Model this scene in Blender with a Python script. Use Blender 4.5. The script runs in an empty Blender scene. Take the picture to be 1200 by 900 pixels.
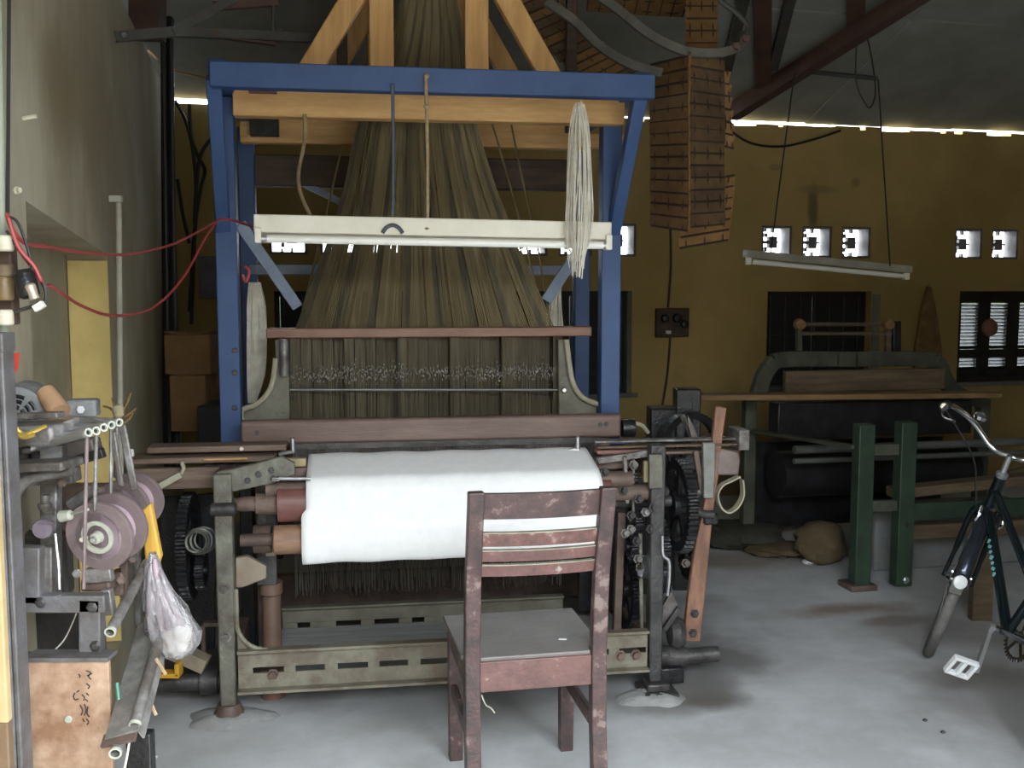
import bpy, bmesh, math, random
from mathutils import Vector, Matrix
random.seed(7)
C = bpy.context.scene
R = math.radians
# ------------------------------------------------------------------ camera, sky, exposure
PITCH = math.atan(115 / 1200); EYE = 1.5
cam = bpy.data.cameras.new('camera'); cam.lens = 36.0; cam.sensor_width = 36.0; cam.clip_start = .05
co = bpy.data.objects.new('camera', cam); C.collection.objects.link(co)
co.location = (0, 0, EYE); co.rotation_euler = (math.pi / 2 - PITCH, 0, 0); C.camera = co
w = bpy.data.worlds.new('overcast_sky'); C.world = w; w.use_nodes = True
w.node_tree.nodes['Background'].inputs[0].default_value = (.86, .94, 1.0, 1)
w.node_tree.nodes['Background'].inputs[1].default_value = 1.0
C.view_settings.view_transform = 'Standard'; C.view_settings.look = 'None'
C.view_settings.gamma = 1; C.view_settings.exposure = 4.42
C.cycles.max_bounces = 8; C.cycles.diffuse_bounces = 5; C.cycles.sample_clamp_indirect = 6
try: C.cycles.use_denoising = True
except Exception: pass

# ------------------------------------------------------------------ frames of reference (metres)
def frame(x, y, yaw): return Matrix.Translation((x, y, 0)) @ Matrix.Rotation(R(yaw), 4, 'Z')
WORLD = Matrix.Identity(4)
ROOM = frame(-2.07, 6.37, 13.6)        # origin in the back left corner, x along the back wall
LOOM = frame(-.981, 3.418, 8.4)        # origin at the loom's front left foot
BACKLOOM = frame(1.73, 4.94, 12)
BASE = {}                              # world matrix of every root
def ray(x, y):
    u = (x - 600) / 1200; v = (450 - y) / 1200; c, s = math.cos(PITCH), math.sin(PITCH)
    return Vector((u, c + v * s, -s + v * c))
def P(x, y, d):                        # surveyed point of the photograph at depth d metres
    r = ray(x, y); t = d / r.y
    return Vector((r.x * t, d, EYE + r.z * t))
def on(F, x, y, v):                    # the same on the upright plane local y = v of a frame, in that frame
    Fi = F.inverted(); o = Fi @ Vector((0, 0, EYE)); r = Fi.to_3x3() @ ray(x, y)
    t = (v - o.y) / r.y
    return o + r * t
def L(x, y, v): return on(LOOM, x, y, v)
def G(x, y, v): return on(BACKLOOM, x, y, v)
def B(x, y, v=0): return on(ROOM, x, y, v)

# daylight enters by the wide doorway behind the camera: a portal helps sample the sky
pl = bpy.data.lights.new('door_portal', 'AREA'); pl.shape = 'RECTANGLE'; pl.size = 2.3; pl.size_y = 2.7
pl.cycles.is_portal = True
po = bpy.data.objects.new('door_portal', pl); C.collection.objects.link(po)
po.matrix_world = ROOM @ Matrix.Translation((1.2, -6.14, 1.32)) @ Matrix.Rotation(R(90), 4, 'X')

# ------------------------------------------------------------------ materials
MATS = {}
def mat(name, c1, c2=None, scale=6, rough=.7, metal=0, bump=.15, bscale=None, stretch=None, lo=.4, hi=.65, c3=None, alpha=1, trans=0):
    m = bpy.data.materials.new(name); m.use_nodes = True; MATS[name] = m
    nt = m.node_tree; N = nt.nodes; K = nt.links; b = N['Principled BSDF']
    b.inputs['Roughness'].default_value = rough; b.inputs['Metallic'].default_value = metal
    if trans: b.inputs['Transmission Weight'].default_value = trans
    tc = N.new('ShaderNodeTexCoord'); src = tc.outputs['Object']
    if stretch:
        mp = N.new('ShaderNodeMapping'); mp.inputs['Scale'].default_value = stretch
        K.new(src, mp.inputs[0]); src = mp.outputs[0]
    nz = N.new('ShaderNodeTexNoise'); nz.inputs['Scale'].default_value = scale; nz.inputs['Detail'].default_value = 6
    nz.inputs['Roughness'].default_value = .65
    K.new(src, nz.inputs['Vector'])
    rp = N.new('ShaderNodeValToRGB'); e = rp.color_ramp.elements
    c2 = c2 or tuple(x * .7 for x in c1)
    e[0].position = lo; e[0].color = (*c2, 1); e[1].position = hi; e[1].color = (*c1, 1)
    if c3:
        x = e.new(min(.98, hi + .06)); x.color = (*c3, 1)
    K.new(nz.outputs['Fac'], rp.inputs[0]); K.new(rp.outputs[0], b.inputs['Base Color'])
    if bump:
        n2 = N.new('ShaderNodeTexNoise'); n2.inputs['Scale'].default_value = bscale or scale * 6; n2.inputs['Detail'].default_value = 4
        K.new(src, n2.inputs['Vector'])
        bp = N.new('ShaderNodeBump'); bp.inputs['Strength'].default_value = bump; bp.inputs['Distance'].default_value = .01
        K.new(n2.outputs['Fac'], bp.inputs['Height']); K.new(bp.outputs[0], b.inputs['Normal'])
    return m
def spots(m, blobs, soft=.6):
    """stains and painted shade with a place of their own: (x, y, z, radius xyz, colour, strength) in object space"""
    nt = m.node_tree; N = nt.nodes; K = nt.links; b = N['Principled BSDF']
    col = b.inputs['Base Color'].links[0].from_socket
    tc = N.new('ShaderNodeTexCoord')
    nz = N.new('ShaderNodeTexNoise'); nz.inputs['Scale'].default_value = 3; nz.inputs['Detail'].default_value = 5
    K.new(tc.outputs['Object'], nz.inputs['Vector'])
    for (x, y, z, r, c, st) in blobs:
        mp = N.new('ShaderNodeMapping'); mp.vector_type = 'TEXTURE'
        mp.inputs['Location'].default_value = (x, y, z); mp.inputs['Scale'].default_value = r
        K.new(tc.outputs['Object'], mp.inputs[0])
        ln = N.new('ShaderNodeVectorMath'); ln.operation = 'LENGTH'; K.new(mp.outputs[0], ln.inputs[0])
        ad = N.new('ShaderNodeMath'); ad.operation = 'MULTIPLY_ADD'; ad.inputs[1].default_value = 1.6
        K.new(nz.outputs['Fac'], ad.inputs[0]); K.new(ln.outputs['Value'], ad.inputs[2])
        mr = N.new('ShaderNodeMapRange'); mr.inputs[1].default_value = 1.8 + .1; mr.inputs[2].default_value = 1.8 - soft
        mr.inputs[3].default_value = 0; mr.inputs[4].default_value = st
        K.new(ad.outputs[0], mr.inputs[0])
        mx = N.new('ShaderNodeMix'); mx.data_type = 'RGBA'
        K.new(mr.outputs[0], mx.inputs['Factor']); K.new(col, mx.inputs['A']); mx.inputs['B'].default_value = (*c, 1)
        col = mx.outputs['Result']
    K.new(col, b.inputs['Base Color'])

concrete = mat('concrete', (.54, .55, .57), (.43, .435, .445), 2.6, .85, bump=.10, bscale=9, c3=(.57, .575, .585), hi=.62)
plaster_grey = mat('plaster_grey', (.41, .375, .285), (.27, .225, .145), 1.9, .9, bump=.2, bscale=14, stretch=(1, 1, .45))
plaster_yellow = mat('plaster_yellow', (.43, .305, .12), (.35, .24, .085), 1.2, .9, bump=.15, bscale=16)
paint_yellow = mat('paint_yellow', (.62, .48, .19), (.52, .39, .14), 5, .85)
roof_sheet = mat('roof_sheet', (.29, .29, .27), (.22, .22, .20), 2, .95, bump=.1)
blue = mat('blue_paint', (.036, .082, .215), (.028, .066, .18), 7, .5, bump=.08, c3=(.085, .125, .21), hi=.70)
blue_pale = mat('blue_grey_paint', (.22, .27, .36), (.16, .20, .28), 9, .5)
wood_new = mat('fresh_wood', (.66, .40, .165), (.52, .29, .11), 3, .65, stretch=(1.2, 1.2, 9), bump=.12)
wood_new_v = mat('fresh_wood_upright', (.66, .385, .15), (.50, .27, .095), 3, .65, stretch=(9, 9, 1), bump=.12)
wood_dark = mat('dark_wood', (.085, .05, .035), (.05, .03, .022), 5, .7, stretch=(1, 6, 6))
wood_batten = mat('worn_batten_wood', (.19, .125, .105), (.13, .08, .068), 4, .5, stretch=(1, 8, 8), c3=(.25, .18, .15), hi=.68)
wood_red = mat('red_brown_wood', (.26, .115, .07), (.16, .07, .045), 4, .6, stretch=(1, 7, 7))
wood_red_v = mat('red_brown_stick', (.30, .15, .095), (.15, .075, .05), 7, .6, stretch=(3, 3, 1), c3=(.36, .23, .15), hi=.66)
wood_box = mat('shuttle_box_wood', (.20, .14, .105), (.11, .07, .05), 5, .6, stretch=(1, 7, 7))
chair_wood = mat('worn_red_brown_paint', (.092, .052, .050), (.050, .034, .034), 16, .42, c3=(.19, .14, .13), hi=.57, bump=.25)
chair_slat = mat('worn_reddish_slat', (.165, .078, .068), (.09, .048, .044), 20, .45, c3=(.28, .20, .175), hi=.57, bump=.25)
chair_slat_grey = mat('worn_grey_slat', (.17, .085, .075), (.115, .06, .055), 14, .45, c3=(.34, .30, .26), hi=.6, bump=.25)
chair_edge = mat('bare_wood_edge', (.40, .37, .30), (.25, .24, .18), 18, .6)
seat_grey = mat('worn_grey_seat', (.17, .155, .15), (.13, .115, .11), 6, .45, bump=.2)
cloth_m = mat('white_cloth', (.88, .88, .89), (.84, .84, .85), 30, .9, bump=.12, bscale=500)
cast_green = mat('green_cast_iron', (.165, .165, .13), (.095, .08, .068), 9, .5, .1, bump=.3, c3=(.24, .24, .20), hi=.6)
cast_rust = mat('rusty_cast_iron', (.17, .115, .09), (.09, .06, .05), 8, .6, .1, bump=.3)
rail_green = mat('pale_green_rail', (.215, .205, .155), (.14, .11, .08), 9, .55, bump=.25, c3=(.25, .17, .12), hi=.6)
iron_black = mat('oily_black_iron', (.028, .028, .032), (.016, .015, .016), 15, .33, .3, bump=.3)
iron_dark = mat('dark_iron', (.085, .08, .08), (.045, .042, .042), 12, .42, .35, bump=.25)
iron_grey = mat('grey_iron', (.21, .20, .195), (.10, .085, .075), 16, .45, .3, bump=.3, c3=(.30, .29, .285), hi=.6)
iron_post = mat('grey_painted_steel', (.165, .16, .17), (.095, .085, .08), 13, .5, .2, bump=.25, lo=.36)
chrome = mat('chrome', (.75, .76, .78), (.6, .6, .62), 10, .15, 1, bump=.02)
steel = mat('bright_steel', (.55, .56, .58), (.4, .4, .42), 10, .3, .8, bump=.05)
brass = mat('dull_brass_strip', (.38, .32, .19), (.28, .22, .12), 10, .5, .2)
roller_red = mat('red_brown_roller', (.20, .085, .075), (.13, .05, .04), 5, .45, c3=(.36, .16, .10), hi=.66)
roll_wood = mat('brown_roll_core', (.34, .20, .125), (.22, .12, .075), 8, .55, stretch=(1, 5, 5))
cord_m = mat('harness_cord', (.235, .185, .10), (.15, .115, .06), 3, .9, bump=0, stretch=(9, 9, .6))
cord_dark = mat('harness_cord_dark', (.15, .125, .08), (.085, .07, .046), 4, .9, bump=0, stretch=(9, 9, .8))
cord_low = mat('lingo_wires', (.10, .088, .07), (.05, .045, .04), 5, .8, bump=0, stretch=(9, 9, .8))
yarn_white = mat('white_yarn', (.80, .76, .68), (.60, .56, .48), 20, .9, bump=0)
rope = mat('beige_rope', (.40, .30, .19), (.28, .20, .12), 40, .9)
wire_blue = mat('slate_cord', (.10, .12, .15), None, 20, .8)
lamp_white = mat('lamp_enamel', (.78, .75, .66), (.70, .66, .56), 6, .5, bump=.03)
tube_white = mat('lamp_glass', (.88, .87, .82), (.84, .83, .78), 3, .25, bump=0)
card_m = mat('brown_card', (.27, .145, .045), (.18, .09, .028), 9, .75, bump=.15, c3=(.31, .175, .06), hi=.7)
card_dark = mat('dark_card', (.15, .085, .04), (.09, .05, .025), 9, .75, bump=.15)
lace = mat('card_lacing', (.05, .032, .02), None, 9, .9)
red_wire = mat('red_wire_plastic', (.36, .05, .045), (.30, .04, .04), 9, .5, bump=0)
black_wire = mat('black_cable', (.02, .02, .02), None, 9, .6, bump=0)
oxide = mat('red_oxide_paint', (.085, .038, .028), (.055, .026, .02), 6, .7)
truss_grey = mat('dull_truss_steel', (.06, .058, .052), (.035, .033, .03), 6, .6)
carton = mat('brown_carton', (.24, .135, .055), (.17, .09, .035), 4, .85)
shutter_black = mat('black_shutter', (.014, .014, .014), None, 8, .6)
loom_green = mat('dark_green_loom_paint', (.032, .062, .036), (.02, .036, .024), 8, .55, bump=.2)
loom_olive = mat('dull_olive_iron', (.075, .08, .055), (.04, .042, .03), 8, .6, bump=.2)
plank_old = mat('old_plank', (.15, .105, .06), (.09, .06, .035), 5, .75, stretch=(1, 7, 7))
block_grey = mat('grey_concrete_block', (.23, .24, .24), (.17, .175, .175), 6, .9)
rust_panel = mat('rusty_painted_panel', (.44, .30, .21), (.22, .115, .065), 8, .6, bump=.2, c3=(.62, .55, .48), hi=.62)
flange_m = mat('mauve_spool_plastic', (.205, .155, .16), (.13, .095, .095), 12, .4, bump=.1, lo=.34)
hub_pale = mat('pale_hub', (.42, .42, .36), (.32, .33, .27), 9, .5)
motor_grey = mat('motor_grey_paint', (.215, .225, .235), (.13, .13, .13), 14, .5)
board_beige = mat('beige_board', (.52, .38, .20), (.42, .30, .15), 6, .7)
wood_yellow = mat('yellow_stick_wood', (.62, .36, .06), (.50, .27, .045), 7, .6, stretch=(7, 7, 1))
plastic_bag = mat('clear_plastic_film', (.82, .80, .83), (.6, .57, .6), 16, .10, bump=1.0, bscale=40, trans=.78)
pirn_m = mat('mauve_pirns', (.42, .32, .36), (.32, .23, .27), 9, .5)
porcelain = mat('porcelain', (.62, .58, .46), (.5, .46, .36), 12, .35)
tyre = mat('dusty_tyre', (.15, .145, .135), (.09, .085, .08), 14, .8, bump=.4)
bike_paint = mat('dark_teal_bike_paint', (.007, .013, .015), (.005, .009, .011), 6, .25, .2, bump=0)
fender_m = mat('blue_steel_fender', (.06, .07, .10), (.04, .045, .06), 6, .18, .7, bump=0)
white_plastic = mat('white_plastic', (.72, .73, .74), (.62, .63, .64), 12, .5)
turquoise = mat('turquoise_decal', (.20, .50, .50), None, 6, .5, bump=0)
rubber = mat('black_rubber', (.018, .018, .018), None, 8, .7)
ink = mat('dark_ink', (.03, .025, .025), None, 8, .8, bump=0)
strap_m = mat('beige_leather', (.40, .37, .28), (.30, .27, .20), 10, .6)
sack = mat('tan_sack', (.12, .085, .045), (.085, .06, .03), 9, .9, bump=.5)
straw = mat('woven_straw', (.22, .13, .05), (.14, .08, .03), 14, .9, bump=.5)
yellow_can = mat('yellow_tin', (.60, .33, .03), (.5, .26, .02), 8, .5)
ground_out = mat('pale_yard_concrete', (.30, .29, .27), (.24, .23, .21), 1, .9)
orange_wire = mat('tan_wire', (.45, .27, .12), None, 9, .6, bump=0)
slate_box = mat('slate_grey_switch_box', (.14, .145, .15), (.10, .10, .105), 8, .6)

# ------------------------------------------------------------------ mesh builder
def cr(pts, n=6, closed=False):        # Catmull-Rom through points
    pts = [Vector(p) for p in pts]; out = []; m = len(pts)
    rng = range(m if closed else m - 1)
    for i in rng:
        if closed: a, b, c, d = (pts[(i + k - 1) % m] for k in range(4))
        else: a, b, c, d = pts[max(i - 1, 0)], pts[i], pts[i + 1], pts[min(i + 2, m - 1)]
        for k in range(n):
            t = k / n
            out.append(.5 * ((2 * b) + (c - a) * t + (2 * a - 5 * b + 4 * c - d) * t * t + (3 * b - a - 3 * c + d) * t ** 3))
    if not closed: out.append(pts[-1])
    return out
def basis(d, up=(0, 0, 1)):
    d = Vector(d).normalized(); up = Vector(up)
    if abs(d.dot(up)) > .97: up = Vector((0, 1, 0)) if abs(d.y) < .9 else Vector((1, 0, 0))
    s = d.cross(up).normalized(); return s, s.cross(d).normalized(), d
class MB:
    def __init__(s, F=WORLD): s.F = F; s.v = []; s.f = []
    def add(s, vs, fs):
        o = len(s.v); s.v += [Vector(v) for v in vs]; s.f += [tuple(i + o for i in f) for f in fs]; return s
    def box(s, c, size, rot=None):
        c = Vector(c); h = [x / 2 for x in size]; vs = []
        for k in range(8):
            q = Vector((h[0] * (1 if k & 1 else -1), h[1] * (1 if k & 2 else -1), h[2] * (1 if k & 4 else -1)))
            vs.append(c + (rot @ q if rot else q))
        return s.add(vs, [(0, 2, 3, 1), (4, 5, 7, 6), (0, 1, 5, 4), (2, 6, 7, 3), (0, 4, 6, 2), (1, 3, 7, 5)])
    def bar(s, a, b, wd, ht, up=(0, 0, 1)):
        a, b = Vector(a), Vector(b); x, z, y = basis(b - a, up)
        return s.box((a + b) / 2, (wd, (b - a).length, ht), Matrix((x, y, z)).transposed())
    def tube(s, pts, r, n=8, caps=True, closed=False):
        pts = [Vector(p) for p in pts]; m = len(pts); rs = r if isinstance(r, (list, tuple)) else [r] * m
        vs = []; fs = []; prev = None
        for i, p in enumerate(pts):
            if closed: d = pts[(i + 1) % m] - pts[i - 1]
            else: d = pts[min(i + 1, m - 1)] - pts[max(i - 1, 0)]
            if d.length < 1e-9: d = Vector((0, 0, 1))
            d.normalize()
            if prev is None: x, z, _ = basis(d)
            else:
                x = (prev - d * prev.dot(d))
                x = x.normalized() if x.length > 1e-6 else basis(d)[0]
                z = x.cross(d)
            prev = x
            for k in range(n):
                t = 2 * math.pi * k / n; vs.append(p + (x * math.cos(t) + z * math.sin(t)) * rs[i])
        for i in range(m if closed else m - 1):
            for k in range(n):
                a = i * n + k; b = i * n + (k + 1) % n; j = (i + 1) % m
                fs.append((a, b, j * n + (k + 1) % n, j * n + k))
        if caps and not closed: fs += [tuple(range(n - 1, -1, -1)), tuple(range((m - 1) * n, m * n))]
        return s.add(vs, fs)
    def rod(s, a, b, r, n=8): return s.tube([a, b], r, n)
    def pipe(s, a, b, r, ri, n=12):    # open-ended pipe
        a, b = Vector(a), Vector(b); x, z, d = basis(b - a); vs = []; fs = []
        for (p, q) in ((a, r), (b, r), (b, ri), (a, ri)):
            for k in range(n):
                t = 2 * math.pi * k / n; vs.append(p + (x * math.cos(t) + z * math.sin(t)) * q)
        for j in range(4):
            for k in range(n):
                fs.append((j * n + k, j * n + (k + 1) % n, ((j + 1) % 4) * n + (k + 1) % n, ((j + 1) % 4) * n + k))
        return s.add(vs, fs)
    def lathe(s, c, axis, prof, n=24):  # prof: (distance along axis, radius)
        c = Vector(c); x, z, d = basis(axis); vs = []; fs = []
        for (t, r) in prof:
            for k in range(n):
                a = 2 * math.pi * k / n; vs.append(c + d * t + (x * math.cos(a) + z * math.sin(a)) * max(r, 1e-4))
        for i in range(len(prof) - 1):
            for k in range(n): fs.append((i * n + k, i * n + (k + 1) % n, (i + 1) * n + (k + 1) % n, (i + 1) * n + k))
        fs += [tuple(range(n - 1, -1, -1)), tuple(range((len(prof) - 1) * n, len(prof) * n))]
        return s.add(vs, fs)
    def prism(s, pts, vec):
        pts = [Vector(p) for p in pts]; n = len(pts); vec = Vector(vec)
        return s.add(pts + [p + vec for p in pts], [tuple(range(n - 1, -1, -1)), tuple(range(n, 2 * n))] +
                     [(i, (i + 1) % n, (i + 1) % n + n, i + n) for i in range(n)])
    def gear(s, c, axis, r, teeth, wd, rim=.75, hub=.25, spokes=5, th=.012):
        c = Vector(c); x, z, d = basis(axis); n = teeth * 4; vs = []; fs = []
        for side in (-.5, .5):
            for rr in (0, 1):
                for k in range(n):
                    a = 2 * math.pi * k / n
                    q = r * rim if rr == 0 else (r if k % 4 in (0, 1) else r - th)
                    vs.append(c + d * wd * side + (x * math.cos(a) + z * math.sin(a)) * q)
        for k in range(n):
            j = (k + 1) % n
            fs += [(k, j, n + j, n + k), (2 * n + k, 3 * n + k, 3 * n + j, 2 * n + j), (n + k, n + j, 3 * n + j, 3 * n + k), (k, 2 * n + k, 2 * n + j, j)]
        s.add(vs, fs)
        for k in range(spokes):
            a = 2 * math.pi * k / spokes + .3; e = (x * math.cos(a) + z * math.sin(a))
            s.bar(c + e * r * hub * .5, c + e * r * (rim + .02), wd * .5, r * .14, up=e.cross(d))
        return s.lathe(c - d * wd * .8, d, [(0, r * hub), (wd * 1.6, r * hub)], 14)
    def bolt(s, c, axis, r=.012, h=.012): return s.lathe(c, axis, [(0, r * 1.5), (.003, r * 1.5), (.003, r), (h, r)], 6)
    def build(s, name, m, parent=None, label=None, bevel=0, kind=None, smooth=True, yaw_from=None):
        me = bpy.data.meshes.new(name)
        W = [s.F @ v for v in s.v]
        o = bpy.data.objects.new(name, me); C.collection.objects.link(o)
        if parent is not None:
            M = BASE[parent.name]; o.parent = parent; BASE[o.name] = M
        else:
            xs = [v.x for v in W]; ys = [v.y for v in W]
            rot = s.F.to_3x3().to_4x4()
            M = Matrix.Translation(((min(xs) + max(xs)) / 2, (min(ys) + max(ys)) / 2, min(v.z for v in W))) @ rot
            o.matrix_world = M; BASE[o.name] = M
        Mi = M.inverted()
        me.from_pydata([Mi @ v for v in W], [], s.f); me.materials.append(m)
        bm = bmesh.new(); bm.from_mesh(me); bmesh.ops.recalc_face_normals(bm, faces=bm.faces); bm.to_mesh(me); bm.free()
        if smooth:
            me.polygons.foreach_set('use_smooth', [True] * len(me.polygons)); me.set_sharp_from_angle(angle=R(38))
        if bevel:
            b = o.modifiers.new('bevel', 'BEVEL'); b.width = bevel; b.segments = 2; b.limit_method = 'ANGLE'; b.angle_limit = R(50)
        if label: o['label'] = label
        if kind: o['kind'] = kind
        return o
def tag(o, label, cat, group=None, kind=None):
    if label: o['label'] = label
    if cat: o['category'] = cat
    if group: o['group'] = group
    if kind: o['kind'] = kind
    return o
def thing(name, label, cat, base, group=None, F=WORLD):
    """an Empty at the thing's base; base is given in frame F"""
    o = bpy.data.objects.new(name, None); C.collection.objects.link(o); o.empty_display_size = .1
    M = Matrix.Translation(F @ Vector(base)) @ F.to_3x3().to_4x4()
    o.matrix_world = M; BASE[o.name] = M
    return tag(o, label, cat, group)
def dup(o, off=(0, 0, 0), parent=None):  # a copy of a thing and its parts
    c = o.copy(); C.collection.objects.link(c); BASE[c.name] = BASE[o.name]
    if parent: c.parent = parent
    else: c.location = Vector(o.location) + Vector(off)
    for ch in list(o.children):
        k = dup(ch, parent=c); k.matrix_parent_inverse = ch.matrix_parent_inverse.copy()
    return c
X, Y, Z = Vector((1, 0, 0)), Vector((0, 1, 0)), Vector((0, 0, 1))
# ------------------------------------------------------------------ the room
def wall_grid(F, uvz, u0, u1, z0, z1, holes, thick, name, m, tweak=None):
    """an upright wall with real openings; uvz maps (along, through, up) into F"""
    us = sorted({u0, u1, *[h[0] for h in holes], *[h[1] for h in holes]}); zs = sorted({z0, z1, *[h[2] for h in holes], *[h[3] for h in holes]})
    inside = lambda a, b: any(h[0] < a < h[1] and h[2] < b < h[3] for h in holes)
    b = MB(F); q = lambda u, t, z: uvz(u, t, tweak(u, z) if tweak else z)
    solid = [[not inside((us[i] + us[i + 1]) / 2, (zs[j] + zs[j + 1]) / 2) for j in range(len(zs) - 1)] for i in range(len(us) - 1)]
    S = lambda i, j: 0 <= i < len(us) - 1 and 0 <= j < len(zs) - 1 and solid[i][j]
    for i in range(len(us) - 1):
        for j in range(len(zs) - 1):
            if not solid[i][j]: continue
            a, c, d, e = us[i], us[i + 1], zs[j], zs[j + 1]
            for t in (0, thick): b.add([q(a, t, d), q(c, t, d), q(c, t, e), q(a, t, e)], [(0, 1, 2, 3)])
            for (ii, jj, g) in ((i - 1, j, (a, d, a, e)), (i + 1, j, (c, d, c, e)), (i, j - 1, (a, d, c, d)), (i, j + 1, (a, e, c, e))):
                if not S(ii, jj): b.add([q(g[0], 0, g[1]), q(g[2], 0, g[3]), q(g[2], thick, g[3]), q(g[0], thick, g[1])], [(0, 1, 2, 3)])
    # weld so the walls are closed
    bm = bmesh.new(); vs = [bm.verts.new(v) for v in b.v]
    for f in b.f: bm.faces.new([vs[i] for i in f])
    bmesh.ops.remove_doubles(bm, verts=bm.verts, dist=1e-5); bm.verts.index_update()
    b.v = [v.co.copy() for v in bm.verts]; b.f = [tuple(v.index for v in f.verts) for f in bm.faces]; bm.free()
    o = b.build(name, m, smooth=False); o['kind'] = 'structure'; return o
EAVE = 2.61
# floor, in room axes: slab reaching a little out of the doorway
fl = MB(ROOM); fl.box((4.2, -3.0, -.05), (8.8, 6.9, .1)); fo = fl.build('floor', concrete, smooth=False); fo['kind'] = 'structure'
def fpt(x, y):                          # a floor spot of the photograph in the floor's own space
    r = ray(x, y); t = -EYE / r.z
    return BASE['floor'].inverted() @ Vector((r.x * t, r.y * t, 0))
st = []
for (x, y, rx, ry, c, s_) in [(835, 768, .22, .13, (.09, .08, .07), .85), (790, 785, .26, .2, (.08, .07, .065), .9), (828, 822, .16, .07, (.13, .115, .10), .85), (800, 810, .22, .14, (.12, .105, .095), .8), (600, 800, 1.0, .25, (.26, .26, .26), .7),  # last one: the loom's shade painted grey into the floor
                              (500, 740, 1.2, .5, (.16, .15, .15), .75), (1000, 713, .28, .07, (.22, .14, .10), .8), (1045, 728, .14, .05, (.18, .12, .09), .8), (205, 785, .30, .16, (.07, .065, .06), .9),  # first: more painted loom shade; last: stain deepened to paint shade below the channel
                              (1130, 793, .2, .08, (.27, .25, .24), .7), (1100, 740, .35, .18, (.25, .23, .21), .6), (890, 655, .8, .15, (.25, .20, .15), .7), (1190, 830, .35, .4, (.20, .18, .17), .6)]:  # last one: the door jamb's shade painted into the floor
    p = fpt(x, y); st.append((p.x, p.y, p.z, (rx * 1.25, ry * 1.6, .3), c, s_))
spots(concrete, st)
yd = MB(ROOM); yd.box((3, -16, -.09), (40, 19, .1)); tag(yd.build('ground', ground_out, smooth=False), None, None, kind='structure')
# unseen wall added across the yard to cut low sky light
t = MB(ROOM); t.box((3, -13.2, 1.9), (26, .3, 3.8)); o = t.build('wall_light_block', mat('light_block_render', (.30, .27, .22), (.22, .20, .16), 1.5, .9), smooth=False); o['kind'] = 'structure'
# unseen dark wall added outside the back windows to dim their slits
t = MB(ROOM); t.box((4.2, 1.5, .8), (11, .2, 1.6)); o = t.build('wall_slit_backdrop', mat('dark_green_backdrop', (.035, .045, .02), (.015, .02, .01), 5, .9), smooth=False); o['kind'] = 'structure'
# back wall
holes = []; blocks = []
for g in (.56, 2.14, 3.945, 5.514, 7.08):
    for k in range(3):
        if g > 7 and k > 1: break
        u = g + k * .315; holes.append((u, u + .235, 1.70, 1.925)); blocks.append(u)
wins = [(.58, 1.41, .80, 1.465), (2.15, 2.98, .76, 1.465), (4.0, 4.83, .78, 1.46), (5.573, 6.42, .775, 1.46)]
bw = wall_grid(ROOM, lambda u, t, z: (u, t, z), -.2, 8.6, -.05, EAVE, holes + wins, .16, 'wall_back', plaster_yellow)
bb = BASE['wall_back'].inverted()
def wsp(x, y): return bb @ (ROOM @ B(x, y, 0))
sp = []
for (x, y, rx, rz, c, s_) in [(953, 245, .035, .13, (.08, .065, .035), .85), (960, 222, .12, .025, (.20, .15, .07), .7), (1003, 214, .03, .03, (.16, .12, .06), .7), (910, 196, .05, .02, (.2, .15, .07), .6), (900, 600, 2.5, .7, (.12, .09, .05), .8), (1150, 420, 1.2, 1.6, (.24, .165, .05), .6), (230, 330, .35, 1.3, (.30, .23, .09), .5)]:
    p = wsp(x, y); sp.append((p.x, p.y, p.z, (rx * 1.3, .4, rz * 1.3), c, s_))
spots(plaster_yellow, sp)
# pierced blocks: outer rim, central boss and links, set towards the outer face
block_m = mat('pierced_block_cement', (.17, .155, .155), (.12, .11, .11), 9, .9)
b0 = MB(ROOM)
u = blocks[0]; cx, cz = u + .1175, 1.8125
proto = None
for i, u in enumerate(blocks):
    b0 = MB(ROOM); cx = u + .1175
    for (dx, dz, sx, sz) in ((-.109, 0, .016, .223), (.109, 0, .016, .223), (0, .104, .205, .016), (0, -.104, .205, .016)): b0.box((cx + dx, .075, cz + dz), (sx, .14, sz))
    b0.box((cx + .022, .115, cz), (.066, .04, .085)); b0.box((cx - .03, .115, cz), (.05, .04, .022))
    for (dx, dz, sx, sz) in ((-.035, .05, .022, .03), (-.035, -.05, .022, .03), (.022, .085, .014, .035), (.022, -.085, .014, .035), (-.04, .085, .016, .02), (-.04, -.085, .016, .02), (.06, 0, .03, .012)): b0.box((cx + dx, .115, cz + dz), (sx, .04, sz))
    b0.build('pierced_block', block_m, bw, smooth=False)
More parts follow.
